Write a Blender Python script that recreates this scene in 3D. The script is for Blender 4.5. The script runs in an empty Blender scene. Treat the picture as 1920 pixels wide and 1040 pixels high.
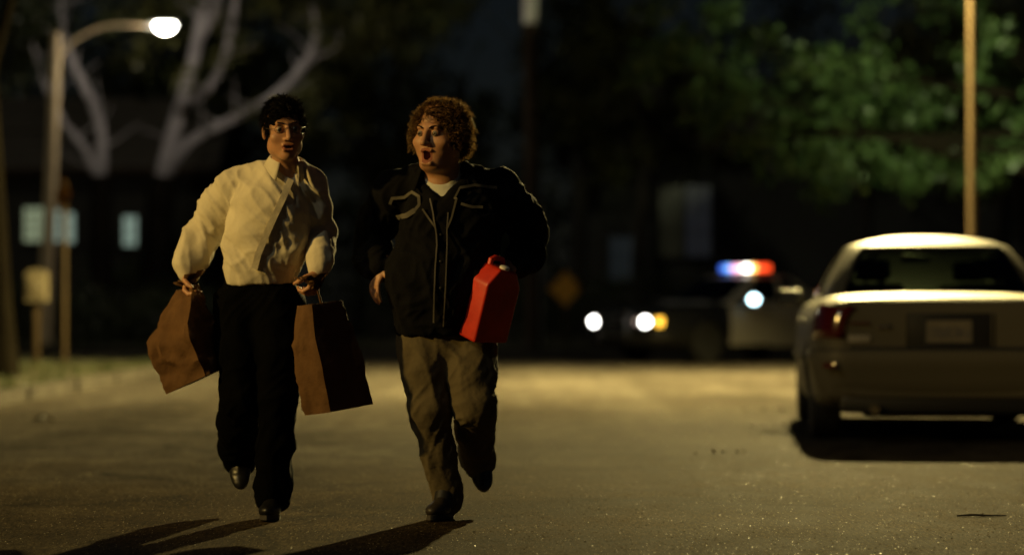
import bpy, bmesh, math, random
import numpy as np
from mathutils import Vector, Matrix, Euler
from mathutils.bvhtree import BVHTree

random.seed(7)
RNG = np.random.default_rng(11)
PI = math.pi
S = bpy.context.scene
COL = S.collection

# ------------------------------------------------------------------ camera, world, lights
F_PX, H_CAM, Y_HOR = 4800.0, 0.93, 575.0          # focal length in photo pixels, lens height, horizon row
cd = bpy.data.cameras.new('camera'); cam = bpy.data.objects.new('camera', cd); COL.objects.link(cam)
cam.location = (0, 0, H_CAM)
cam.rotation_euler = (PI/2 + math.atan((Y_HOR-520)/F_PX), 0, 0)
cd.sensor_width = 36; cd.lens = F_PX/1920*36
cd.clip_start = 0.1; cd.clip_end = 2000
cd.dof.use_dof = True; cd.dof.focus_distance = 10.65; cd.dof.aperture_fstop = 1.25
S.camera = cam

W = bpy.data.worlds.new('World'); S.world = W; W.use_nodes = True
wn = W.node_tree; bg = wn.nodes['Background']
sky = wn.nodes.new('ShaderNodeTexSky'); sky.sky_type = 'NISHITA'; sky.sun_disc = False
SUN_EL, SUN_ROT = math.radians(35.0), math.radians(130)   # the moon takes the sun's place
sky.sun_elevation = SUN_EL; sky.sun_rotation = SUN_ROT
wn.links.new(sky.outputs[0], bg.inputs[0]); bg.inputs[1].default_value = 0.0012

sd = bpy.data.lights.new('moon', 'SUN'); sd.energy = 0.2; sd.angle = math.radians(0.5); sd.color = (1.0, 0.94, 0.66)  # unseen moon, added as a warm fill over the dark background
so = bpy.data.objects.new('moon', sd); COL.objects.link(so); so.rotation_euler = (math.radians(55), 0, math.radians(-50))

S.view_settings.view_transform = 'Standard'; S.view_settings.look = 'None'
S.view_settings.exposure = 0.0; S.view_settings.gamma = 1.0; S.view_settings.use_curve_mapping = False
S.render.engine = 'CYCLES'
cy = S.cycles
cy.use_denoising = True
try: cy.denoiser = 'OPENIMAGEDENOISE'
except Exception: pass
cy.sample_clamp_indirect = 2.0; cy.sample_clamp_direct = 0.0
cy.max_bounces = 6; cy.transparent_max_bounces = 12; cy.caustics_reflective = False; cy.caustics_refractive = False
cy.use_light_tree = True

BACK_W, KEY_W, LEFT_W = 40000.0, 2050.0, 270.0     # watts of the back lamp, the assumed key lamp and the left lamp
BACK_C, KEY_C, LEFT_C = (1.0, 0.78, 0.29), (1.0, 0.64, 0.16), (1.0, 0.88, 0.68)

# ------------------------------------------------------------------ helpers
def wpt(px, py, d):
    "a photo pixel at a given distance, as a point of the place"
    return Vector(((px-960)*d/F_PX, d, H_CAM+(Y_HOR-py)*d/F_PX))

def thing(name, label, cat, loc=(0, 0, 0), rz=0.0, group=None, kind=None):
    o = bpy.data.objects.new(name, None); COL.objects.link(o)
    o.empty_display_size = 0.2
    o.location = loc; o.rotation_euler = (0, 0, rz)
    tag(o, label, cat, group, kind)
    return o

def tag(o, label=None, cat=None, group=None, kind=None):
    if label: o['label'] = label
    if cat: o['category'] = cat
    if group: o['group'] = group
    if kind: o['kind'] = kind
    return o

def link(name, me, m, parent=None, label=None, kind=None):
    o = bpy.data.objects.new(name, me); COL.objects.link(o)
    if m is not None:
        ms = m if isinstance(m, (list, tuple)) else [m]
        if not me.materials:
            for q in ms: me.materials.append(q)
    if parent is not None: o.parent = parent
    if label: o['label'] = label
    if kind: o['kind'] = kind
    return o

def mesh_np(name, V, Fq, smooth=True, n=4):
    "fast mesh from numpy: V (N,3), Fq (M,n)"
    me = bpy.data.meshes.new(name)
    V = np.ascontiguousarray(V, dtype=np.float32); Fq = np.ascontiguousarray(Fq, dtype=np.int32)
    me.vertices.add(len(V)); me.vertices.foreach_set('co', V.ravel())
    me.loops.add(Fq.size); me.loops.foreach_set('vertex_index', Fq.ravel())
    me.polygons.add(len(Fq))
    me.polygons.foreach_set('loop_start', np.arange(0, Fq.size, n, dtype=np.int32))
    me.polygons.foreach_set('loop_total', np.full(len(Fq), n, dtype=np.int32))
    me.update(calc_edges=True); me.validate()
    if smooth: me.polygons.foreach_set('use_smooth', np.ones(len(me.polygons), dtype=bool))
    return me

class MB:
    "collects simple shapes into one mesh"
    def __init__(s): s.bm = bmesh.new()
    def box(s, c, size, rot=None, bevel=0.0, seg=2):
        r = bmesh.ops.create_cube(s.bm, size=1.0)
        vs = r['verts']
        M = Matrix.Translation(Vector(c)) @ (rot.to_matrix().to_4x4() if isinstance(rot, Euler) else (rot.to_4x4() if rot else Matrix.Identity(4))) @ Matrix.Diagonal((*size, 1))
        bmesh.ops.transform(s.bm, matrix=M, verts=vs)
        if bevel > 0:
            es = list({e for v in vs for e in v.link_edges})
            bmesh.ops.bevel(s.bm, geom=es, offset=bevel, segments=seg, affect='EDGES', profile=0.5)
        return s
    def tube(s, pts, rad, n=10, cap=True, flat=1.0):
        pts = [Vector(p) for p in pts]
        rs = rad if isinstance(rad, (list, tuple)) else [rad]*len(pts)
        prev = None; rings = []
        for i, p in enumerate(pts):
            t = (pts[min(i+1, len(pts)-1)]-pts[max(i-1, 0)]).normalized()
            if prev is None:
                a = Vector((0, 0, 1)) if abs(t.z) < 0.9 else Vector((1, 0, 0))
                u = t.cross(a).normalized()
            else:
                u = (prev - t*prev.dot(t)).normalized()
            v = t.cross(u); prev = u
            rings.append([s.bm.verts.new(p+(u*math.cos(2*PI*k/n)+v*math.sin(2*PI*k/n)*flat)*rs[i]) for k in range(n)])
        for a, b in zip(rings[:-1], rings[1:]):
            for k in range(n):
                s.bm.faces.new((a[k], a[(k+1) % n], b[(k+1) % n], b[k]))
        if cap:
            s.bm.faces.new(rings[0][::-1]); s.bm.faces.new(rings[-1])
        return s
    def lathe(s, prof, c=(0, 0, 0), axis='z', n=24):
        c = Vector(c); rings = []
        for r, h in prof:
            ring = []
            for k in range(n):
                a = 2*PI*k/n
                p = {'z': (r*math.cos(a), r*math.sin(a), h), 'x': (h, r*math.cos(a), r*math.sin(a)), 'y': (r*math.sin(a), h, r*math.cos(a))}[axis]
                ring.append(s.bm.verts.new(c+Vector(p)))
            rings.append(ring)
        for a, b in zip(rings[:-1], rings[1:]):
            for k in range(n): s.bm.faces.new((a[k], a[(k+1) % n], b[(k+1) % n], b[k]))
        if prof[0][0] > 1e-5: s.bm.faces.new(rings[0][::-1])
        if prof[-1][0] > 1e-5: s.bm.faces.new(rings[-1])
        return s
    def quad(s, *ps):
        s.bm.faces.new([s.bm.verts.new(Vector(p)) for p in ps]); return s
    def prism(s, poly, y0, y1, plane='xz'):
        "extrude an outline given in x,z between two depths"
        f = (lambda p, y: (p[0], y, p[1])) if plane == 'xz' else (lambda p, y: (p[0], p[1], y))
        a = [s.bm.verts.new(f(p, y0)) for p in poly]; b = [s.bm.verts.new(f(p, y1)) for p in poly]
        n = len(poly)
        s.bm.faces.new(a); s.bm.faces.new(b[::-1])
        for k in range(n): s.bm.faces.new((a[k], b[k], b[(k+1) % n], a[(k+1) % n]))
        return s
    def ball(s, c, r, u=12, v=8):
        res = bmesh.ops.create_uvsphere(s.bm, u_segments=u, v_segments=v, radius=1.0)
        rr = (r, r, r) if not isinstance(r, (tuple, list)) else r
        bmesh.ops.transform(s.bm, matrix=Matrix.Translation(Vector(c)) @ Matrix.Diagonal((*rr, 1)), verts=res['verts'])
        return s
    def mesh(s, name, smooth=True, angle=35):
        bmesh.ops.remove_doubles(s.bm, verts=s.bm.verts, dist=1e-6)
        bmesh.ops.recalc_face_normals(s.bm, faces=s.bm.faces)
        me = bpy.data.meshes.new(name); s.bm.to_mesh(me); s.bm.free()
        if smooth:
            me.polygons.foreach_set('use_smooth', np.ones(len(me.polygons), dtype=bool))
            me.set_sharp_from_angle(angle=math.radians(angle))
        return me
    def obj(s, name, m, parent=None, label=None, kind=None, smooth=True, angle=35):
        return link(name, s.mesh(name, smooth, angle), m, parent, label, kind)

def copy_tree(o, parent=None):
    c = o.copy(); COL.objects.link(c)
    if parent is not None: c.parent = parent
    for ch in list(o.children): copy_tree(ch, c)
    return c

# ------------------------------------------------------------------ materials
def mat(name, base, rough=0.6, metal=0.0, var=None, scale=8.0, bump=0.0, bscale=60.0, spec=0.5, coat=0.0, sheen=0.0, detail=5.0, stretch=(1, 1, 1), emit=None, estr=0.0, sss=0.0):
    m = bpy.data.materials.new(name); m.use_nodes = True
    nt = m.node_tree; b = nt.nodes['Principled BSDF']
    b.inputs['Base Color'].default_value = (*base, 1); b.inputs['Roughness'].default_value = rough
    b.inputs['Metallic'].default_value = metal; b.inputs['Specular IOR Level'].default_value = spec
    b.inputs['Coat Weight'].default_value = coat; b.inputs['Coat Roughness'].default_value = 0.08
    b.inputs['Sheen Weight'].default_value = sheen
    if sss:
        b.inputs['Subsurface Weight'].default_value = sss; b.inputs['Subsurface Radius'].default_value = (1.0, 0.35, 0.15); b.inputs['Subsurface Scale'].default_value = 0.006
    tc = nt.nodes.new('ShaderNodeTexCoord'); mp = nt.nodes.new('ShaderNodeMapping'); mp.inputs['Scale'].default_value = stretch
    nt.links.new(tc.outputs['Object'], mp.inputs[0])
    if var is not None:
        n = nt.nodes.new('ShaderNodeTexNoise'); n.inputs['Scale'].default_value = scale; n.inputs['Detail'].default_value = detail
        nt.links.new(mp.outputs[0], n.inputs['Vector'])
        r = nt.nodes.new('ShaderNodeValToRGB'); r.color_ramp.elements[0].position = 0.32; r.color_ramp.elements[1].position = 0.68
        r.color_ramp.elements[0].color = (*base, 1); r.color_ramp.elements[1].color = (*var, 1)
        nt.links.new(n.outputs['Fac'], r.inputs[0]); nt.links.new(r.outputs[0], b.inputs['Base Color'])
    if bump > 0:
        n2 = nt.nodes.new('ShaderNodeTexNoise'); n2.inputs['Scale'].default_value = bscale; n2.inputs['Detail'].default_value = 4
        nt.links.new(mp.outputs[0], n2.inputs['Vector'])
        bp = nt.nodes.new('ShaderNodeBump'); bp.inputs['Strength'].default_value = bump; bp.inputs['Distance'].default_value = 0.01
        nt.links.new(n2.outputs['Fac'], bp.inputs['Height']); nt.links.new(bp.outputs[0], b.inputs['Normal'])
    if emit is not None:
        b.inputs['Emission Color'].default_value = (*emit, 1); b.inputs['Emission Strength'].default_value = estr
    return m

def leaf_mat(name, c1, c2, trans=0.35):
    m = bpy.data.materials.new(name); m.use_nodes = True; nt = m.node_tree
    b = nt.nodes['Principled BSDF']; out = nt.nodes['Material Output']
    g = nt.nodes.new('ShaderNodeNewGeometry'); r = nt.nodes.new('ShaderNodeValToRGB')
    r.color_ramp.elements[0].color = (*c1, 1); r.color_ramp.elements[1].color = (*c2, 1)
    nt.links.new(g.outputs['Random Per Island'], r.inputs[0]); nt.links.new(r.outputs[0], b.inputs['Base Color'])
    b.inputs['Roughness'].default_value = 0.5; b.inputs['Specular IOR Level'].default_value = 0.35
    t = nt.nodes.new('ShaderNodeBsdfTranslucent'); nt.links.new(r.outputs[0], t.inputs[0])
    mx = nt.nodes.new('ShaderNodeMixShader'); mx.inputs[0].default_value = trans
    nt.links.new(b.outputs[0], mx.inputs[1]); nt.links.new(t.outputs[0], mx.inputs[2]); nt.links.new(mx.outputs[0], out.inputs[0])
    return m

def glass_mat(name, tint=(0.55, 0.6, 0.58), rough=0.03):
    m = bpy.data.materials.new(name); m.use_nodes = True; nt = m.node_tree
    out = nt.nodes['Material Output']; nt.nodes.remove(nt.nodes['Principled BSDF'])
    t = nt.nodes.new('ShaderNodeBsdfTransparent'); t.inputs[0].default_value = (*tint, 1)
    gl = nt.nodes.new('ShaderNodeBsdfGlossy'); gl.inputs['Roughness'].default_value = rough
    fr = nt.nodes.new('ShaderNodeFresnel'); fr.inputs[0].default_value = 1.45
    mx = nt.nodes.new('ShaderNodeMixShader')
    nt.links.new(fr.outputs[0], mx.inputs[0]); nt.links.new(t.outputs[0], mx.inputs[1]); nt.links.new(gl.outputs[0], mx.inputs[2])
    nt.links.new(mx.outputs[0], out.inputs[0])
    return m

def emis(name, col, st):
    return mat(name, (0.8, 0.8, 0.8), rough=0.3, emit=col, estr=st)

def road_material():
    m = bpy.data.materials.new('asphalt'); m.use_nodes = True; nt = m.node_tree; b = nt.nodes['Principled BSDF']
    L = nt.links; N = nt.nodes.new
    tc = N('ShaderNodeTexCoord')
    def noise(sc, det=6, st=(1, 1, 1), rough=0.6):
        mp = N('ShaderNodeMapping'); mp.inputs['Scale'].default_value = st; L.new(tc.outputs['Object'], mp.inputs[0])
        n = N('ShaderNodeTexNoise'); n.inputs['Scale'].default_value = sc; n.inputs['Detail'].default_value = det; n.inputs['Roughness'].default_value = rough
        L.new(mp.outputs[0], n.inputs['Vector']); return n
    big = noise(0.55, 8, (1.0, 0.45, 1)); fine = noise(55, 6); mid = noise(5.0, 5, (1, 0.35, 1))
    r1 = N('ShaderNodeValToRGB'); r1.color_ramp.elements[0].position = 0.3; r1.color_ramp.elements[1].position = 0.72
    r1.color_ramp.elements[0].color = (0.050, 0.044, 0.036, 1); r1.color_ramp.elements[1].color = (0.125, 0.112, 0.093, 1)
    L.new(big.outputs['Fac'], r1.inputs[0])
    drg = noise(1.0, 3, (80, 9, 1), 0.75); trk = noise(0.8, 3, (1.1, 0.035, 1)); stk = noise(1.6, 4, (0.12, 1.0, 1))
    r2 = N('ShaderNodeValToRGB'); r2.color_ramp.elements[0].position = 0.36; r2.color_ramp.elements[1].position = 0.66
    r2.color_ramp.elements[0].color = (0.35, 0.35, 0.35, 1); r2.color_ramp.elements[1].color = (1.5, 1.5, 1.45, 1)
    L.new(fine.outputs['Fac'], r2.inputs[0])
    mu = N('ShaderNodeMix'); mu.data_type = 'RGBA'; mu.blend_type = 'MULTIPLY'; mu.inputs[0].default_value = 0.85
    L.new(r1.outputs[0], mu.inputs[6]); L.new(r2.outputs[0], mu.inputs[7])
    r3 = N('ShaderNodeValToRGB'); r3.color_ramp.elements[0].position = 0.38; r3.color_ramp.elements[1].position = 0.62
    r3.color_ramp.elements[0].color = (0.62, 0.6, 0.58, 1); r3.color_ramp.elements[1].color = (1.1, 1.1, 1.1, 1)
    L.new(mid.outputs['Fac'], r3.inputs[0])
    mu2 = N('ShaderNodeMix'); mu2.data_type = 'RGBA'; mu2.blend_type = 'MULTIPLY'; mu2.inputs[0].default_value = 0.9
    L.new(mu.outputs[2], mu2.inputs[6]); L.new(r3.outputs[0], mu2.inputs[7])
    # cracks: thin dark lines between large warped cells
    wv = noise(0.9, 4); vm = N('ShaderNodeVectorMath'); vm.operation = 'MULTIPLY_ADD'
    L.new(wv.outputs['Color'], vm.inputs[0]); vm.inputs[1].default_value = (1.4, 1.4, 0); L.new(tc.outputs['Object'], vm.inputs[2])
    vo = N('ShaderNodeTexVoronoi'); vo.feature = 'DISTANCE_TO_EDGE'; vo.inputs['Scale'].default_value = 0.22; L.new(vm.outputs[0], vo.inputs['Vector'])
    cr = N('ShaderNodeValToRGB'); cr.color_ramp.elements[0].position = 0.0; cr.color_ramp.elements[1].position = 0.008
    cr.color_ramp.elements[0].color = (0.25, 0.25, 0.25, 1); cr.color_ramp.elements[1].color = (1, 1, 1, 1); L.new(vo.outputs['Distance'], cr.inputs[0])
    mu3 = N('ShaderNodeMix'); mu3.data_type = 'RGBA'; mu3.blend_type = 'MULTIPLY'; mu3.inputs[0].default_value = 0.8
    L.new(mu2.outputs[2], mu3.inputs[6]); L.new(cr.outputs[0], mu3.inputs[7])
    last = mu3.outputs[2]
    # darker near asphalt, tint also painting in the lamp's falloff and warm light; ragged edge
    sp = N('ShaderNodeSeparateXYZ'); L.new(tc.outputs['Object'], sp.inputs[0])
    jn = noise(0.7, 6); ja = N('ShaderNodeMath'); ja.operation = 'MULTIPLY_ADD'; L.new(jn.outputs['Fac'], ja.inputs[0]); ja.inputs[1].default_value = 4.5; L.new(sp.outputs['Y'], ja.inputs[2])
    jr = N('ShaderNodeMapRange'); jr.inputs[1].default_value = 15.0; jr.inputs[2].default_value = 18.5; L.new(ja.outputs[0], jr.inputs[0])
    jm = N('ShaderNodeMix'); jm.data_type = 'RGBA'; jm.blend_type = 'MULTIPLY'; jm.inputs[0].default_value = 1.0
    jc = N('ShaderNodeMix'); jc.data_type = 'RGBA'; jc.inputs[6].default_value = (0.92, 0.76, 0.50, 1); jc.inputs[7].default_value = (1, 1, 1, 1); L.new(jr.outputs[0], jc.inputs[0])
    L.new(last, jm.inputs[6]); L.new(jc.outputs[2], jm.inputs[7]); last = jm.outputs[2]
    for nd, lo in ((trk, 0.70), (stk, 0.72), (drg, 0.22)):      # worn wheel paths, seams across, grain painted in for lit stone facets, stretched along the street
        q = N('ShaderNodeValToRGB'); q.color_ramp.elements[0].position = 0.40; q.color_ramp.elements[1].position = 0.60
        q.color_ramp.elements[0].color = (lo, lo*0.98, lo*0.95, 1); q.color_ramp.elements[1].color = (1.08, 1.08, 1.08, 1); L.new(nd.outputs['Fac'], q.inputs[0])
        m4 = N('ShaderNodeMix'); m4.data_type = 'RGBA'; m4.blend_type = 'MULTIPLY'; m4.inputs[0].default_value = 0.8
        L.new(last, m4.inputs[6]); L.new(q.outputs[0], m4.inputs[7]); last = m4.outputs[2]
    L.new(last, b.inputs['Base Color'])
    rr = N('ShaderNodeMapRange'); rr.inputs[3].default_value = 0.66; rr.inputs[4].default_value = 0.86; L.new(mid.outputs['Fac'], rr.inputs[0]); L.new(rr.outputs[0], b.inputs['Roughness'])
    b.inputs['Specular IOR Level'].default_value = 0.0055
    bp = N('ShaderNodeBump'); bp.inputs['Strength'].default_value = 0.5; bp.inputs['Distance'].default_value = 0.006
    L.new(fine.outputs['Fac'], bp.inputs['Height']); L.new(bp.outputs[0], b.inputs['Normal'])
    return m

M = dict(
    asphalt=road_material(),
    concrete=mat('concrete', (0.035, 0.031, 0.025), 0.95, spec=0.1, var=(0.065, 0.058, 0.047), scale=3, bump=0.3),
    soil=mat('soil', (0.045, 0.035, 0.02), 0.95, var=(0.085, 0.065, 0.04), scale=1.5, bump=0.5, bscale=20),
    grass=leaf_mat('grass_blade', (0.02, 0.035, 0.008), (0.06, 0.07, 0.02)),
    grit=mat('grit', (0.018, 0.0135, 0.0075), 0.8, spec=0.0, var=(0.16, 0.12, 0.064), scale=14, detail=1),
    glint=mat('glint', (0.6, 0.5, 0.3), 0.36),
    leaf_green=leaf_mat('leaf_green', (0.022, 0.050, 0.014), (0.065, 0.11, 0.034)),
    leaf_olive=leaf_mat('leaf_olive', (0.045, 0.055, 0.012), (0.11, 0.105, 0.03)),
    leaf_dark=leaf_mat('leaf_dark', (0.015, 0.026, 0.009), (0.045, 0.05, 0.018), 0.25),
    dry_leaf=leaf_mat('dry_leaf', (0.03, 0.022, 0.012), (0.06, 0.045, 0.02), 0.2),
    bark_pale=mat('bark_pale', (0.30, 0.27, 0.29), 0.85, var=(0.5, 0.46, 0.48), scale=2.2, bump=0.4, bscale=9),
    pole_tan=mat('pole_tan', (0.50, 0.38, 0.22), 0.8, var=(0.6, 0.47, 0.28), scale=5, bump=0.3, stretch=(1, 1, 0.2)),
    bark_black=mat('bark_black', (0.005, 0.004, 0.003), 1.0, spec=0.0, var=(0.009, 0.0075, 0.005), scale=5, bump=0.7, bscale=14, stretch=(1, 1, 0.25)),
    lamp_brown=mat('lamp_brown', (0.036, 0.023, 0.010), 0.7, 0.0, spec=0.2, var=(0.048, 0.031, 0.014), scale=5),
    bark_dark=mat('bark_dark', (0.016, 0.013, 0.009), 0.95, var=(0.032, 0.026, 0.018), scale=5, bump=0.7, bscale=14, stretch=(1, 1, 0.25)),
    pole_wood=mat('pole_wood', (0.028, 0.019, 0.012), 0.95, spec=0.1, var=(0.045, 0.031, 0.02), scale=9, bump=0.5, bscale=30, stretch=(1, 1, 0.08)),
    galv=mat('galvanised', (0.36, 0.34, 0.29), 0.55, 0.25, var=(0.48, 0.45, 0.38), scale=4, bump=0.1),
    lamp_grey=mat('lamp_grey', (0.22, 0.22, 0.2), 0.5, 0.3, var=(0.3, 0.3, 0.27)),
    pale_band=mat('pale_band', (0.55, 0.5, 0.48), 0.6, var=(0.7, 0.65, 0.62)),
    sign_lifted=mat('sign_amber_lifted', (0.80, 0.38, 0.04), 0.6, var=(0.88, 0.43, 0.05), scale=3),  # same amber, brightened in colour where little light reaches the sign
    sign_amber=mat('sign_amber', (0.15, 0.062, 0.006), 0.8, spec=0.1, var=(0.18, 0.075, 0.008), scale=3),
    sign_black=mat('sign_black', (0.02, 0.02, 0.02), 0.6),
    box_metal=mat('box_metal', (0.11, 0.09, 0.052), 0.7, 0.0, var=(0.14, 0.115, 0.068)),
    # cars
    silver=mat('champagne_paint', (0.115, 0.105, 0.08), 0.47, 0.11, coat=0.0, spec=0.08),
    black_paint=mat('black_paint', (0.012, 0.012, 0.013), 0.25, coat=0.7),
    white_paint=mat('white_paint', (0.42, 0.40, 0.36), 0.4, coat=0.2),
    chrome=mat('chrome', (0.7, 0.68, 0.62), 0.16, 1.0),
    black_plastic=mat('black_plastic', (0.014, 0.014, 0.014), 0.5, bump=0.1),
    rubber=mat('rubber', (0.016, 0.016, 0.016), 0.85, bump=0.2, bscale=120),
    alloy=mat('alloy', (0.45, 0.44, 0.41), 0.35, 0.8),
    tail_red=mat('tail_red', (0.075, 0.004, 0.003), 0.12, coat=1.0),
    tail_amber=mat('reverse_lens', (0.32, 0.3, 0.26), 0.15, coat=1.0),
    plate=mat('plate', (0.13, 0.115, 0.085), 0.6, var=(0.17, 0.15, 0.115)),
    plate_ink=mat('plate_ink', (0.03, 0.04, 0.1), 0.5),
    seat=mat('seat_cloth', (0.05, 0.048, 0.042), 0.9, bump=0.2),
    glass=glass_mat('car_glass', (0.17, 0.20, 0.17)),
    dark_glass=glass_mat('dark_glass', (0.2, 0.21, 0.2)),
    # houses
    wall_a=mat('stucco_umber', (0.018, 0.017, 0.012), 0.9, var=(0.026, 0.024, 0.018), bump=0.2),
    wall_b=mat('stucco_grey', (0.035, 0.035, 0.03), 0.9, var=(0.05, 0.05, 0.043), bump=0.2),
    roof=mat('shingle', (0.05, 0.042, 0.036), 0.95, var=(0.09, 0.075, 0.06), scale=6),
    trim=mat('trim_umber', (0.07, 0.065, 0.055), 0.8, spec=0.1),
    door=mat('door_brown', (0.07, 0.04, 0.02), 0.5),
    # people
    skin=mat('skin', (0.40, 0.205, 0.11), 0.5, var=(0.45, 0.235, 0.13), scale=25, bump=0.05, sss=0.15),
    lip=mat('lip', (0.26, 0.095, 0.06), 0.7, spec=0.2),
    mouth=mat('mouth_inside', (0.02, 0.004, 0.003), 0.9, spec=0.0),
    eye_white=mat('eye_white', (0.24, 0.21, 0.18), 0.25),
    iris=mat('iris', (0.03, 0.018, 0.01), 0.1),
    hair_dark=leaf_mat('hair_dark', (0.002, 0.0015, 0.001), (0.006, 0.004, 0.003), 0.3),
    hair_brown=leaf_mat('hair_brown', (0.04, 0.02, 0.007), (0.34, 0.20, 0.075), 0.72),
    scalp_dark=mat('scalp_dark', (0.003, 0.0022, 0.0016), 0.8, spec=0.1, bump=0.8, bscale=120),
    scalp_brown=mat('scalp_brown', (0.02, 0.009, 0.004), 0.8, spec=0.1, bump=0.8, bscale=90),
    shirt=mat('shirt_cotton', (0.55, 0.50, 0.39), 0.9, spec=0.1, var=(0.62, 0.57, 0.45), scale=6, bump=0.25, bscale=35, sheen=0.1),
    trouser_black=mat('trouser_black', (0.0012, 0.0012, 0.0013), 0.9, bump=0.2, spec=0.04),
    shoe=mat('shoe_black', (0.008, 0.008, 0.008), 0.4),
    shoe_brown=mat('shoe_dark', (0.025, 0.02, 0.016), 0.5),
    sole=mat('sole', (0.05, 0.045, 0.04), 0.8),
    jacket=mat('jacket_black', (0.004, 0.004, 0.005), 0.9, spec=0.1, bump=0.3, bscale=40),
    piping=mat('piping', (0.10, 0.09, 0.07), 0.8),
    zip=mat('zip_metal', (0.22, 0.2, 0.17), 0.5, 0.6),
    tee=mat('tee_cotton', (0.58, 0.58, 0.5), 0.9, bump=0.2),
    chino=mat('chino', (0.085, 0.068, 0.040), 0.95, spec=0.15, var=(0.11, 0.09, 0.054), scale=7, bump=0.3, bscale=50),
    wire=mat('wire_frame', (0.12, 0.085, 0.05), 0.5, 0.7),
    lens=glass_mat('spectacle_lens', (0.95, 0.95, 0.95), 0.15),
    paper=mat('kraft_paper', (0.082, 0.041, 0.016), 0.85, spec=0.2, var=(0.118, 0.061, 0.025), scale=9, bump=0.3, bscale=60),
    red_plastic=mat('red_plastic', (0.66, 0.036, 0.012), 0.45, var=(0.42, 0.018, 0.008), scale=9, bump=0.12, bscale=30),
    white_plastic=mat('white_plastic', (0.75, 0.73, 0.68), 0.4),
    watch=mat('watch_strap', (0.01, 0.01, 0.01), 0.5),
)

# ------------------------------------------------------------------ solid shapes blended in a volume, then meshed
def _hash(i, j, k):
    h = (i*374761393 + j*668265263 + k*2147483647) & 0xFFFFFFFF
    h = ((h ^ (h >> 13))*1274126177) & 0xFFFFFFFF
    return ((h ^ (h >> 16)) & 0xFFFF)/65535.0

def vnoise(p, sc, seed=0):
    q = np.asarray(p, dtype=np.float64)*np.asarray(sc)+seed*17.31
    i = np.floor(q).astype(np.int64); f = q-i; f = f*f*(3-2*f)
    r = 0
    for dx in (0, 1):
        for dy in (0, 1):
            for dz in (0, 1):
                w = (f[:, 0] if dx else 1-f[:, 0])*(f[:, 1] if dy else 1-f[:, 1])*(f[:, 2] if dz else 1-f[:, 2])
                r = r + w*_hash(i[:, 0]+dx, i[:, 1]+dy, i[:, 2]+dz)
    return r*2-1

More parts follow.
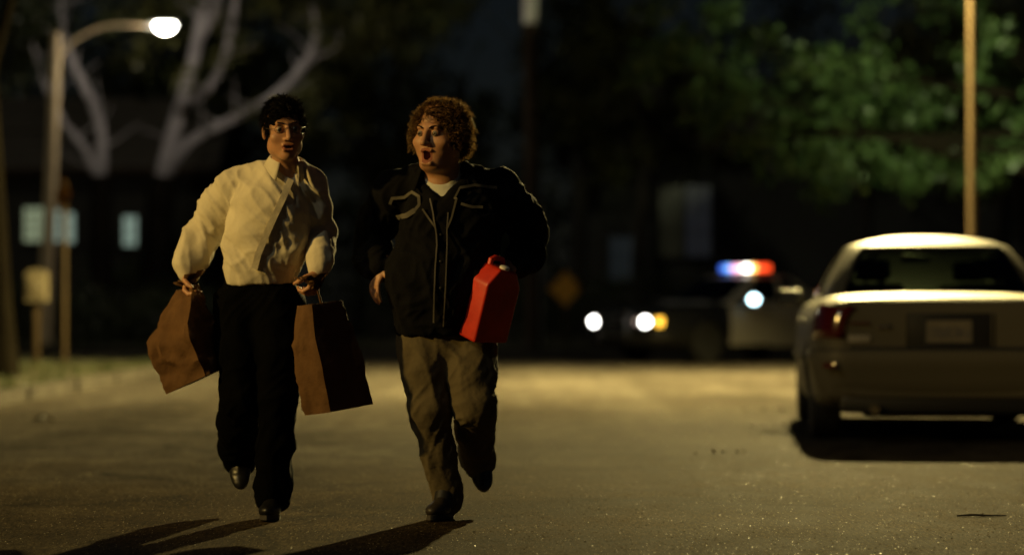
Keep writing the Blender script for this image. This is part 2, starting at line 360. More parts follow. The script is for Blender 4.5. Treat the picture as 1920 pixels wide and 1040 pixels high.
class SDF:
    def __init__(s, lo, hi, h, fine=()):
        "fine: list of (axis, a, b, step) ranges where the grid is denser"
        s.ax = []
        for a in range(3):
            pts = [lo[a]]
            while pts[-1] < hi[a]:
                st = h
                for (fa, f0, f1, fs) in fine:
                    if fa == a and f0 <= pts[-1] <= f1: st = min(st, fs)
                pts.append(pts[-1]+st)
            s.ax.append(np.array(pts, dtype=np.float32))
        s.vol = np.full([len(x) for x in s.ax], 1.0, dtype=np.float32)
    def _region(s, lo, hi, m):
        sl = []
        for a in range(3):
            i0 = max(0, int(np.searchsorted(s.ax[a], lo[a]-m))-1); i1 = min(len(s.ax[a]), int(np.searchsorted(s.ax[a], hi[a]+m))+1)
            if i1-i0 < 2: return None, None
            sl.append(slice(i0, i1))
        g = (s.ax[0][sl[0]][:, None, None], s.ax[1][sl[1]][None, :, None], s.ax[2][sl[2]][None, None, :])
        return tuple(sl), g
    def _apply(s, sl, d, k, sub):
        v = s.vol[sl]
        if sub: d = -d
        k = max(k, 1e-5)
        if not sub:
            h = np.clip(0.5+0.5*(v-d)/k, 0, 1); s.vol[sl] = v*(1-h)+d*h-k*h*(1-h)
        else:
            h = np.clip(0.5-0.5*(v-d)/k, 0, 1); s.vol[sl] = v*(1-h)+d*h+k*h*(1-h)
    def cap(s, a, b, ra, rb=None, k=0.02, sc=(1, 1, 1), sub=False):
        "tapered round bar; sc flattens it along the axes"
        rb = ra if rb is None else rb
        a = np.array(a, float); b = np.array(b, float); sc = np.array(sc, float)
        R = max(ra, rb)*max(1, sc.max())
        sl, g = s._region(np.minimum(a, b)-R, np.maximum(a, b)+R, k+0.035)
        if sl is None: return s
        A = a/sc; B = b/sc; ba = B-A; L2 = max(float(ba@ba), 1e-9)
        q = [g[i]/sc[i]-A[i] for i in range(3)]
        t = np.clip((q[0]*ba[0]+q[1]*ba[1]+q[2]*ba[2])/L2, 0, 1)
        d = np.sqrt((q[0]-ba[0]*t)**2+(q[1]-ba[1]*t)**2+(q[2]-ba[2]*t)**2)-(ra+(rb-ra)*t)
        s._apply(sl, (d*min(1, sc.min())).astype(np.float32), k, sub); return s
    def chain(s, pts, rs, k=0.02, sc=(1, 1, 1)):
        for i in range(len(pts)-1): s.cap(pts[i], pts[i+1], rs[i], rs[i+1], k, sc)
        return s
    def ell(s, c, r, k=0.02, rot=None, sub=False):
        c = np.array(c, float); r = np.array(r, float); R = r.max()
        sl, g = s._region(c-R, c+R, k+0.03)
        if sl is None: return s
        p = [g[i]-c[i] for i in range(3)]
        if rot is not None:
            m = np.array(rot)   # local axes in columns
            p = [p[0]*m[0, i]+p[1]*m[1, i]+p[2]*m[2, i] for i in range(3)]
        k0 = np.sqrt((p[0]/r[0])**2+(p[1]/r[1])**2+(p[2]/r[2])**2); k1 = np.sqrt((p[0]/r[0]**2)**2+(p[1]/r[1]**2)**2+(p[2]/r[2]**2)**2)+1e-6
        s._apply(sl, (k0*(k0-1)/k1).astype(np.float32), k, sub); return s
    def plane(s, c, n, k=0.005):
        "cut away everything on the side n points to"
        n = np.array(n, float); n /= np.linalg.norm(n)
        g = (s.ax[0][:, None, None], s.ax[1][None, :, None], s.ax[2][None, None, :])
        d = -((g[0]-c[0])*n[0]+(g[1]-c[1])*n[1]+(g[2]-c[2])*n[2])
        s._apply((slice(None),)*3, d.astype(np.float32), k, True); return s
    def mesh(s):
        v = s.vol; ins = v < 0
        nx, ny, nz = v.shape
        c = ins[:-1, :-1, :-1].astype(np.uint8)
        for dx in (0, 1):
            for dy in (0, 1):
                for dz in (0, 1):
                    if dx or dy or dz: c = c+ins[dx:nx-1+dx, dy:ny-1+dy, dz:nz-1+dz]
        I, J, K = np.nonzero((c > 0) & (c < 8))
        N = len(I); P = np.zeros((N, 3)); cnt = np.zeros(N)
        corners = [(x, y, z) for x in (0, 1) for y in (0, 1) for z in (0, 1)]
        val = {q: v[I+q[0], J+q[1], K+q[2]] for q in corners}
        X = {0: s.ax[0][I], 1: s.ax[0][I+1]}; Y = {0: s.ax[1][J], 1: s.ax[1][J+1]}; Z = {0: s.ax[2][K], 1: s.ax[2][K+1]}
        for q in corners:
            for a in range(3):
                if q[a] == 0:
                    q2 = tuple(1 if i == a else q[i] for i in range(3))
                    va, vb = val[q], val[q2]; m = (va < 0) != (vb < 0)
                    t = np.where(m, va/np.where(m, va-vb, 1), 0)
                    pa = np.stack([X[q[0]], Y[q[1]], Z[q[2]]], 1); pb = np.stack([X[q2[0]], Y[q2[1]], Z[q2[2]]], 1)
                    P += np.where(m[:, None], pa+(pb-pa)*t[:, None], 0); cnt += m
        P /= cnt[:, None]
        idx = np.full((nx-1, ny-1, nz-1), -1, dtype=np.int32); idx[I, J, K] = np.arange(N)
        Fs = []
        for a in range(3):
            s0 = [slice(None)]*3; s1 = [slice(None)]*3; s0[a] = slice(0, -1); s1[a] = slice(1, None)
            A, B = ins[tuple(s0)], ins[tuple(s1)]
            E = np.argwhere(A != B)
            o1, o2 = [(1, 2), (2, 0), (0, 1)][a]
            E = E[(E[:, o1] > 0) & (E[:, o2] > 0)]
            lim = [nx-1, ny-1, nz-1]; E = E[(E[:, o1] < lim[o1]) & (E[:, o2] < lim[o2])]
            def g(d1, d2):
                e = E.copy(); e[:, o1] -= d1; e[:, o2] -= d2; return idx[e[:, 0], e[:, 1], e[:, 2]]
            q = np.stack([g(1, 1), g(0, 1), g(0, 0), g(1, 0)], 1)
            fl = ~A[E[:, 0], E[:, 1], E[:, 2]]; q[fl] = q[fl][:, ::-1]
            Fs.append(q)
        Fq = np.concatenate(Fs); Fq = Fq[(Fq >= 0).all(1)]
        return P, Fq

def vnormals(V, Fq):
    n = np.cross(V[Fq[:, 2]]-V[Fq[:, 0]], V[Fq[:, 3]]-V[Fq[:, 1]])
    N = np.zeros_like(V)
    for i in range(4): np.add.at(N, Fq[:, i], n)
    return N/(np.linalg.norm(N, axis=1, keepdims=True)+1e-12)

def relax(V, Fq, it=2, w=0.5):
    a = np.concatenate([Fq[:, 0], Fq[:, 1], Fq[:, 2], Fq[:, 3]]); b = np.concatenate([Fq[:, 1], Fq[:, 2], Fq[:, 3], Fq[:, 0]])
    for _ in range(it):
        S_ = np.zeros_like(V); c = np.zeros(len(V))
        np.add.at(S_, a, V[b]); np.add.at(S_, b, V[a]); np.add.at(c, a, 1); np.add.at(c, b, 1)
        V = V+(S_/np.maximum(c, 1)[:, None]-V)*w
    return V

def folds(V, Fq, layers, mask=None):
    "push cloth in and out along its normals: (scale xyz, depth, ridged, seed)"
    N = vnormals(V, Fq); d = np.zeros(len(V))
    warp = np.stack([vnoise(V, (5, 5, 5), 31), vnoise(V, (5, 5, 5), 37), vnoise(V, (5, 5, 5), 41)], 1)*0.06
    for sc, amp, ridged, seed in layers:
        Q = V+warp
        if ridged == 2: Q = Q+np.stack([V[:, 2]*0.55, V[:, 2]*0, V[:, 2]*0], 1)
        if ridged == 3: Q = Q-np.stack([V[:, 2]*0.55, V[:, 2]*0, V[:, 2]*0], 1)
        n = vnoise(Q, sc, seed)
        if ridged: n = (1-2*np.abs(n)); n = np.sign(n)*np.abs(n)**1.3
        d += n*amp
    if mask is not None: d *= mask
    return V+N*d[:, None]

def frame(fwd, up=(0, 0, 1)):
    f = Vector(fwd).normalized(); u = Vector(up); s_ = f.cross(u).normalized(); u = s_.cross(f)
    return s_, u, f

def hand(s, wrist, d, palm, thumb, curl=1.2, L=0.19, spread=1.0, r=0.0088):
    "wrist, direction of the fingers, side the palm faces, side of the thumb"
    wrist = Vector(wrist); d = Vector(d).normalized(); palm = (Vector(palm)-d*Vector(palm).dot(d)).normalized()
    t = d.cross(palm)
    if t.dot(Vector(thumb)) < 0: t = -t
    R = Matrix((t, palm, d)).transposed()
    s.ell(wrist+d*0.05*L/0.19, (0.041*L/0.19, 0.017, 0.052*L/0.19), 0.012, rot=R)
    s.cap(wrist-d*0.03, wrist+d*0.03, 0.026, 0.029, 0.02)
    for off, ln, kk in ((0.030, 0.072, 0), (0.010, 0.080, 1), (-0.011, 0.074, 2), (-0.031, 0.058, 3)):
        ln *= L/0.19
        p = wrist+d*(0.092-abs(off)*0.18)*L/0.19+t*off; a = 0.0; dirn = d
        pts = [wrist+d*0.055+t*off*0.75, p]
        for seg, fr in enumerate((0.45, 0.31, 0.24)):
            a = curl*(0.45, 0.85, 1.15)[seg]*(1+0.06*kk)
            dirn = d*math.cos(a)+palm*math.sin(a)+t*off*0.7*spread
            p = p+dirn.normalized()*ln*fr; pts.append(p)
        s.chain(pts, [r*1.05, r*1.05, r, r*0.92, r*0.8], 0.004)
    b = wrist+d*0.022+t*0.026
    p1 = b+(t*0.7+d*0.62+palm*0.35).normalized()*0.042; p2 = p1+(d*0.8+t*0.25+palm*0.6*min(1.4, curl)).normalized()*0.032; p3 = p2+(d*0.7-t*0.1+palm*0.8*min(1.4, curl)).normalized()*0.026
    s.chain([b, p1, p2, p3], [0.015, 0.0115, 0.0105, 0.0085], 0.006)

def head(s, c, R, sc, mouth=(0.016, 0.007), brow=0.012, jowl=0.0, nose=1.0):
    "face and skull round the eye-level centre c; R turns them, sc sizes them"
    c = Vector(c); Rm = np.array(R)
    def T(p): return c+R @ (Vector(p)*sc)
    def E(p, r, k=0.02, sub=False): s.ell(T(p), [q*sc for q in r], k*sc, rot=Rm, sub=sub)
    def C(a, b, ra, rb=None, k=0.012): s.cap(T(a), T(b), ra*sc, (rb or ra)*sc, k*sc)
    E((0, 0.012, 0.036), (0.077, 0.099, 0.088))
    E((0, -0.028, -0.045), (0.063+jowl, 0.068, 0.082+jowl*0.4), 0.03)
    E((0, -0.066, -0.108), (0.027+jowl*0.5, 0.024, 0.02), 0.025)
    for q in (-1, 1):
        E((q*0.047, 0.0, -0.072), (0.02+jowl, 0.03, 0.026+jowl), 0.03)
        E((q*0.043, -0.066, -0.034), (0.024+jowl*0.5, 0.02, 0.02), 0.02)
        E((q*0.079, 0.016, -0.012), (0.009, 0.019, 0.031), 0.006)
    C((-0.036, -0.083, 0.02), (0.036, -0.083, 0.02), brow)
    for q in (-1, 1): E((q*0.032, -0.102, 0.0), (0.020, 0.016, 0.0125), 0.014, sub=True)
    for q in (-1, 1): E((q*0.032, -0.081, -0.002), (0.0165, 0.0135, 0.0125), 0.004)
    C((0, -0.092, 0.012), (0, -0.118*nose-0.002, -0.036), 0.0085, 0.0125, 0.01)
    for q in (-1, 1): E((q*0.0125, -0.106, -0.041), (0.0085, 0.012, 0.0075), 0.008)
    C((-0.02, -0.096, -0.066), (0.02, -0.096, -0.066), 0.0062, None, 0.008)
    zl = -0.07-mouth[1]*2.0
    C((-0.017, -0.094, zl-0.006), (0.017, -0.094, zl-0.006), 0.0070, None, 0.008)
    E((0, -0.108, -0.0715-mouth[1]*0.7), (mouth[0], 0.022, mouth[1]), 0.005, sub=True)
    return T

def strands(V, N, cnt, ln, wd, bend, rng, keep=None, curl=0.0):
    "short flat hairs growing from a surface"
    idx = rng.integers(0, len(V), cnt)
    if keep is not None: idx = idx[keep(V[idx], N[idx])]
    n = len(idx); base = V[idx]; nn = N[idx]
    d = nn+bend+rng.normal(0, 0.45, (n, 3)); d /= np.linalg.norm(d, axis=1, keepdims=True)
    sd_ = np.cross(d, rng.normal(0, 1, (n, 3))); sd_ /= np.linalg.norm(sd_, axis=1, keepdims=True)+1e-9
    l = ln*rng.uniform(0.5, 1.3, (n, 1)); out = []
    up = np.cross(d, sd_)
    for q, ww in ((0, 1), (0.5, 0.8), (1, 0.25)):
        pt = base-nn*0.004+d*l*q+up*np.sin(q*3.0)*curl*l+np.array([0, 0, -1.0])*q*q*l*0.25
        out += [pt-sd_*wd*ww, pt+sd_*wd*ww]
    P = np.stack(out, 1).reshape(-1, 3); b = np.arange(n)[:, None]*6
    Fq = np.concatenate([b+np.array([[0, 1, 3, 2]]), b+np.array([[2, 3, 5, 4]])])
    return P, Fq

def bvh_of(V, Fq): return BVHTree.FromPolygons([tuple(v) for v in V], [tuple(f) for f in Fq])

def strip_on(bvh, pts, origin, width, lift, thick=0.0025):
    "a raised cord or band laid on cloth: pts on the front, dropped onto the surface away from origin"
    mb = MB(); hits = []
    o = Vector(origin)
    for p in pts:
        d = (Vector(p)-o).normalized(); h = bvh.ray_cast(o, d, 60)
        if h[0] is not None: hits.append((h[0], h[1], h[3], d))
    if not hits: return mb
    q = np.array([h[3 - 1] for h in hits]); qm = np.array([q[max(0, i-2):i+3].min() for i in range(len(q))])
    for _ in range(3): qm = np.convolve(np.pad(qm, 2, mode='edge'), np.ones(5)/5, 'valid')
    hits = [(o+h[3]*(qm[i]-0.002), h[1]) for i, h in enumerate(hits)]
    L_, R_ = [], []
    for i, (p, n) in enumerate(hits):
        t = (hits[min(i+1, len(hits)-1)][0]-hits[max(i-1, 0)][0])
        if t.length < 1e-6: continue
        if n.dot(o-p) < 0: n = -n
        if n.dot((o-p).normalized()) < 0.3: n = (o-p).normalized()
        n = (n*0.4+(o-p).normalized()).normalized()
        s_ = t.normalized().cross(n).normalized()
        ring = [p-s_*width/2-n*0.003, p-s_*width/2+n*(lift+thick), p+s_*width/2+n*(lift+thick), p+s_*width/2-n*0.003]
        L_.append([mb.bm.verts.new(q) for q in ring])
    for a, b in zip(L_[:-1], L_[1:]):
        for k in range(4): mb.bm.faces.new((a[k], a[(k+1) % 4], b[(k+1) % 4], b[k]))
    if L_:
        mb.bm.faces.new(L_[0][::-1]); mb.bm.faces.new(L_[-1])
    return mb

def dens(pts, n=8):
    out = []
    for a, b in zip(pts[:-1], pts[1:]):
        for i in range(n): out.append(Vector(a).lerp(Vector(b), i/n))
    out.append(Vector(pts[-1])); return out

def sdf_obj(s, name, m, parent, layers=None, rel=1, maskf=None, label=None):
    V, Fq = s.mesh()
    if rel: V = relax(V, Fq, rel)
    if layers: V = relax(folds(V, Fq, layers, maskf(V) if maskf else None), Fq, 1, 0.35)
    me = mesh_np(name, V, Fq)
    return link(name, me, m, parent, label), V, Fq

def shoe_obj(parent, heel, toe, up, m, sole_m):
    heel = Vector(heel); toe = Vector(toe); s_, u, f = frame(toe-heel, up)
    L = (toe-heel).length
    lo = [min(heel[i], toe[i])-0.16 for i in range(3)]; hi = [max(heel[i], toe[i])+0.16 for i in range(3)]
    s = SDF(lo, hi, 0.006)
    R = np.array(Matrix((s_, f, u)).transposed())
    s.ell(heel+f*L*0.16+u*0.03, (0.036, 0.055, 0.042), 0.02, rot=R)
    s.ell(heel+f*L*0.70+u*0.012, (0.047, 0.092, 0.034), 0.03, rot=R)
    s.ell(heel+f*L*0.42+u*0.035, (0.037, 0.08, 0.037), 0.03, rot=R)
    s.cap(heel+f*L*0.14+u*0.05, heel+f*L*0.10+u*0.11, 0.04, 0.042, 0.02)
    s.plane(heel-u*0.012, -u, 0.004)
    sh, V, Fq = sdf_obj(s, 'shoe', m, parent, [((30, 30, 30), 0.0015, True, 3)])
    mb = MB(); out = []
    n = 20
    for k in range(n):
        a = 2*PI*k/n; y = math.cos(a)*0.5; w = 0.046 if y > 0 else 0.037
        out.append((math.sin(a)*w, L*(0.52+y*1.06)))
    ra = [mb.bm.verts.new(heel+s_*x+f*y-u*0.026) for x, y in out]; rb = [mb.bm.verts.new(heel+s_*x+f*y-u*0.006) for x, y in out]
    mb.bm.faces.new(ra); mb.bm.faces.new(rb[::-1])
    for k in range(n): mb.bm.faces.new((ra[k], rb[k], rb[(k+1) % n], ra[(k+1) % n]))
    mb.obj('sole', sole_m, sh)
    return sh

def face_bits(root, T, R, sc, V, Fq, body, mouthr, lipz, gaze, brow_m, brow_tilt=0.0, age=0):
    "eyes, eyebrows and the materials of lips and mouth"
    c = T((0, 0, 0)); Ri = np.array(R.transposed())
    P = (V-np.array(c)) @ Ri.T/sc
    fc = P[Fq].mean(1)
    z0 = -0.0715-mouthr[1]*0.7
    lip = (np.abs(fc[:, 0]) < 0.024) & (fc[:, 1] < -0.085) & (np.abs(fc[:, 2]-z0) < mouthr[1]+0.0125) & ((fc[:, 0]/0.026)**2+((fc[:, 2]-z0)/(mouthr[1]+0.0125))**2 < 1)
    inn = ((fc[:, 0]/(mouthr[0]*0.95))**2+((fc[:, 2]-z0)/(mouthr[1]*0.95))**2 < 1) & (fc[:, 1] < -0.07) & (np.abs(fc[:, 0]) < 0.03)
    mi = np.zeros(len(Fq), dtype=np.int32); mi[lip] = 1; mi[inn] = 2
    body.data.materials.append(M['lip']); body.data.materials.append(M['mouth'])
    body.data.polygons.foreach_set('material_index', mi)
    for q in (-1, 1):
        mb = MB(); mb.ball((0, 0, 0), 0.0125*sc, 16, 12)
        me = mb.mesh('eye'); me.materials.append(M['eye_white']); me.materials.append(M['iris'])
        g = Vector(gaze).normalized()
        for p in me.polygons: p.material_index = 1 if p.center.normalized().dot(g) > 0.80 else 0
        o = link('eye', me, None, root); o.location = T((q*0.032, -0.0845, -0.003))
        b = MB(); pts = [T((q*x, -y, z)) for x, y, z in ((0.014, 0.1005, 0.020-brow_tilt), (0.026, 0.099, 0.0245), (0.038, 0.092, 0.0245+brow_tilt*0.3), (0.050, 0.078, 0.017))]
        b.tube(dens(pts, 4), 0.0042*sc, 6, True, 0.6); b.obj('eyebrow', brow_m, root)

# ------------------------------------------------------------------ the two running people
D0 = 11.3
def person_space(px0):
    X0 = (px0-960)*D0/F_PX
    def P(px, py, dy=0.0):
        d = D0+dy; return Vector(((px-960)*d/F_PX-X0, dy, H_CAM+(Y_HOR-py)*d/F_PX))
    return X0, P

def lean_body(J, headf, hands, hi_x, lo_x):
    pass

def person_white_shirt():
    X0, P = person_space(500)
    root = thing('person', 'running person in pale dress shirt and black trousers with a paper bag in each hand', 'person', (X0, D0, 0))
    origin = Vector((-X0, -D0, H_CAM))
    # joints
    nb, hc = P(538, 318, -0.12), P(532, 241, -0.20)
    shR, elR, wrR = P(440, 338, -0.03), P(378, 430, 0.10), P(356, 512, 0.00)
    shL, elL, wrL = P(584, 342, -0.10), P(602, 432, 0.00), P(597, 508, -0.14)
    pel, chest, waist = P(483, 560, 0.0), P(512, 400, -0.08), P(487, 500, -0.02)
    hpR, knR, anR = P(452, 575, 0.02), P(452, 745, -0.06), P(446, 835, 0.30)
    hpL, knL, anL = P(520, 575, -0.02), P(518, 745, -0.08), P(510, 922, -0.01)
    R = Euler((math.radians(4), math.radians(-3), math.radians(14))).to_matrix(); sc = 1.07
    # body, one continuous skin
    s = SDF((-0.52, -0.48, -0.02), (0.42, 0.52, 1.92), 0.009, fine=[(2, 1.36, 1.92, 0.0034), (0, -0.08, 0.22, 0.0034), (1, -0.34, -0.02, 0.004), (2, 0.93, 1.16, 0.0045), (0, -0.42, -0.25, 0.0055), (0, 0.14, 0.3, 0.0045)])
    s.cap(pel, waist, 0.115, 0.10, 0.04, (1.1, 0.8, 1)); s.cap(waist, chest, 0.11, 0.13, 0.05, (1.1, 0.75, 1)); s.cap(chest, nb, 0.12, 0.055, 0.05, (1.1, 0.8, 1))
    s.cap(nb-Vector((0, 0, 0.03)), hc+R @ Vector((0, 0.025, -0.09)), 0.058, 0.054, 0.03)
    for sh, el, wr in ((shR, elR, wrR), (shL, elL, wrL)):
        s.cap(nb+Vector((0, 0.02, -0.06)), sh, 0.05, 0.05, 0.04); s.chain([sh, el, wr], [0.045, 0.037, 0.026], 0.02)
    for hp, kn, an in ((hpR, knR, anR), (hpL, knL, anL)): s.chain([hp, kn, an], [0.07, 0.048, 0.034], 0.03)
    s.cap(anL, P(505, 952, -0.10), 0.03, 0.022); s.cap(anR, P(452, 885, 0.30), 0.03, 0.022)
    T = head(s, hc, R, sc, mouth=(0.013, 0.0045), nose=1.04)
    hand(s, wrR, (-0.06, -0.25, -1), (1.0, -0.5, 0), (0.1, -1, 0), 1.95, 0.185, 0.3, 0.0098)
    hand(s, wrL, (-0.28, -0.15, -1), (-0.8, 0.5, 0), (-0.4, -1, 0), 1.95, 0.185, 0.3, 0.0098)
    V, Fq = s.mesh(); V = relax(V, Fq, 1, 0.4)
    body = link('body', mesh_np('body', V, Fq), M['skin'], root)
    face_bits(root, T, R, sc, V, Fq, body, (0.013, 0.0045), -0.07, R @ Vector((0.05, -1, 0)), M['scalp_dark'])
    # hair
    h = SDF(np.array(hc)-0.17, np.array(hc)+0.2, 0.0045)
    h.ell(T((0, 0.014, 0.041)), (0.079*sc, 0.102*sc, 0.091*sc), 0.01, rot=np.array(R))
    h.ell(T((0, -0.045, 0.100)), (0.055*sc, 0.045*sc, 0.024*sc), 0.02, rot=np.array(R))
    for q in (-1, 1): h.ell(T((q*0.072, -0.022, -0.002)), (0.011*sc, 0.017*sc, 0.034*sc), 0.01, rot=np.array(R))
    h.ell(T((0, -0.125, -0.04)), (0.086*sc, 0.090*sc, 0.092*sc), 0.008, rot=np.array(R), sub=True)
    for q in (-1, 1): h.ell(T((q*0.095, 0.01, -0.035)), (0.03*sc, 0.045*sc, 0.055*sc), 0.006, rot=np.array(R), sub=True)
    h.plane(T((0, 0.02, -0.075)), R @ Vector((0, -0.3, -1)))
    ho, hV, hF = sdf_obj(h, 'hair', M['scalp_dark'], root, [((60, 60, 40), 0.0035, True, 5), ((28, 28, 28), 0.0055, False, 6)])
    hN = vnormals(hV, hF)
    sp, sf = strands(hV, hN, 7500, 0.027, 0.0010, np.array(R @ Vector((-0.15, -0.75, -0.1))), RNG, keep=lambda v, n: n[:, 2] > -0.3)
    link('hair_strand', mesh_np('hair_strand', sp, sf), M['hair_dark'], ho, kind='stuff')
    # spectacles
    g = MB()
    for q in (-1, 1):
        ring = [T((q*0.033+0.0215*math.cos(a), -0.113+abs(q*0.033+0.0215*math.cos(a))*0.12, -0.003+0.0155*math.sin(a))) for a in np.linspace(0, 2*PI, 21)]
        g.tube(ring, 0.0013, 6, False)
        g.tube([T((q*0.0545, -0.107, 0.002)), T((q*0.078, -0.07, 0.003)), T((q*0.083, 0.01, 0.004))], 0.0013, 6)
    g.tube([T((-0.0115, -0.112, 0.001)), T((0, -0.117, 0.005)), T((0.0115, -0.112, 0.001))], 0.0013, 6)
    gl = g.obj('spectacles', M['wire'], root)
    for q in (-1, 1):
        ln = MB(); ln.bm.faces.new([ln.bm.verts.new(T((q*0.033+0.021*math.cos(a), -0.112+abs(q*0.033+0.021*math.cos(a))*0.12, -0.003+0.015*math.sin(a)))) for a in np.linspace(0, 2*PI, 17)[:-1]])
        ln.obj('lens', M['lens'], gl)
    # shirt
    s = SDF((-0.50, -0.42, 0.98), (0.40, 0.34, 1.66), 0.0065)
    s.cap(P(486, 534, -0.015), P(488, 500, -0.025), 0.112, 0.134, 0.04, (1.1, 0.80, 1))
    s.cap(P(488, 500, -0.025), P(500, 445, -0.05), 0.134, 0.152, 0.05, (1.10, 0.80, 1))
    s.cap(P(500, 445, -0.05), P(515, 374, -0.09), 0.152, 0.142, 0.05, (1.12, 0.78, 1))
    s.cap(P(515, 374, -0.09), P(537, 320, -0.115), 0.135, 0.058, 0.05, (1.1, 0.85, 1))
    s.cap(P(537, 318, -0.11), P(444, 344, -0.03), 0.05, 0.06, 0.05); s.cap(P(537, 318, -0.11), P(582, 346, -0.10), 0.05, 0.055, 0.05)
    s.chain([P(440, 352, -0.03), P(412, 390, 0.04), P(385, 432, 0.10), P(365, 468, 0.06), P(355, 492, 0.02), P(354, 512, 0.0)], [0.072, 0.072, 0.071, 0.066, 0.056, 0.042], 0.035)
    s.chain([P(580, 346, -0.10), P(592, 392, -0.06), P(600, 432, 0.0), P(604, 468, -0.07), P(601, 490, -0.11), P(598, 505, -0.135)], [0.066, 0.060, 0.056, 0.054, 0.050, 0.04], 0.03)
    s.cap(P(540, 294, -0.17), P(544, 346, -0.24), 0.066, 0.012, 0.012, (1, 1.9, 1), sub=True)
    s.cap(P(538, 300, -0.12), P(537, 250, -0.15), 0.064, 0.075, 0.01, sub=True)
    s.plane(P(487, 534, 0), (0.02, 0, -1), 0.006)
    tw = lambda V: np.clip((1.60-V[:, 2])/0.06, 0.25, 1)*np.clip((V[:, 2]-1.04)/0.08, 0.45, 1)
    sh, V2, F2 = sdf_obj(s, 'shirt', M['shirt'], root, [((11, 8, 2.4), 0.014, 2, 1), ((23, 15, 4.5), 0.006, 2, 2), ((7, 7, 6), 0.008, False, 4), ((9, 9, 14), 0.005, 3, 7), ((42, 32, 13), 0.002, 2, 9)], 1, tw)
    bv = bvh_of(V2, F2)
    st = strip_on(bv, dens([P(545, 336, 0), P(530, 372, 0), P(513, 408, 0), P(498, 442, 0), P(484, 476, 0), P(477, 504, 0)], 8), origin, 0.028, 0.002)
    st.obj('placket', M['shirt'], sh)
    for k, (px, py) in enumerate(((531, 366), (512, 405), (496, 442), (481, 478))):
        dd = (P(px, py)-origin).normalized(); hh = bv.ray_cast(origin, dd, 60)
        if hh[0]: MB().ball(hh[0]-dd*0.007, (0.006, 0.003, 0.006), 8, 6).obj('button', M['white_plastic'], sh)
    # collar: band that stands round the neck and folds over
    cN = P(538, 304, -0.125); mb = MB(); rows = []
    Rc = Euler((math.radians(12), math.radians(6), math.radians(10))).to_matrix()
    n = 40
    for i in range(n+1):
        a = math.radians(-90+30)+math.radians(304)*i/n   # opens at the front
        fr = abs(i/n-0.5)*2; tip = max(0, (fr-0.72)/0.28)
        e = Vector((math.cos(a), math.sin(a), 0))
        dz = -0.018*fr
        row = [cN+Rc @ (e*0.066+Vector((0, 0, -0.028+dz))), cN+Rc @ (e*0.073+Vector((0, 0, 0.026+dz))), cN+Rc @ (e*0.080+Vector((0, 0, 0.026+dz))),
               cN+Rc @ (e*(0.100+0.008*tip)+Vector((0, -0.012*tip, -0.014+dz-0.040*tip)))]
        rows.append([mb.bm.verts.new(q) for q in row])
    for a, b in zip(rows[:-1], rows[1:]):
        for k in range(3): mb.bm.faces.new((a[k], b[k], b[k+1], a[k+1]))
    me = mb.mesh('collar', True, 60); col = link('collar', me, M['shirt'], sh)
    md = col.modifiers.new('thickness', 'SOLIDIFY'); md.thickness = 0.003
    wd_ = (wrL-P(600, 495, -0.12)).normalized(); MB().tube([wrL+wd_*0.014-wd_*0.012, wrL+wd_*0.014+wd_*0.008], [0.030, 0.029], 16, True).obj('wristwatch', M['watch'], root)
    # trousers
    s = SDF((-0.32, -0.32, 0.02), (0.26, 0.50, 1.14), 0.0075)
    s.cap(P(484, 545, 0), P(487, 508, -0.01), 0.128, 0.134, 0.03, (1.12, 0.84, 1))
    s.cap(hpR+Vector((0.015, 0.03, 0)), hpL+Vector((-0.015, 0.03, 0)), 0.125, 0.125, 0.05)
    s.chain([hpR, P(452, 660, -0.03), knR, P(449, 790, 0.10), P(447, 840, 0.27), P(450, 862, 0.30)], [0.112, 0.098, 0.082, 0.085, 0.075, 0.068], 0.035)
    s.chain([hpL, P(521, 660, -0.06), knL, P(518, 830, -0.05), P(512, 905, -0.015), P(511, 935, -0.015)], [0.115, 0.098, 0.080, 0.077, 0.074, 0.072], 0.03)
    s.plane(P(486, 504, 0), (0, 0, 1), 0.01)
    sdf_obj(s, 'trousers', M['trouser_black'], root, [((12, 10, 4), 0.010, 2, 11), ((22, 18, 9), 0.006, 3, 12)], 2)
    shoe_obj(root, P(517, 960, 0.07), P(501, 962.5, -0.22), (0, 0, 1), M['shoe'], M['sole'])
    shoe_obj(root, P(449, 835, 0.36), P(452, 908, 0.24), (0, -1, 0.2), M['shoe'], M['sole'])
    return root

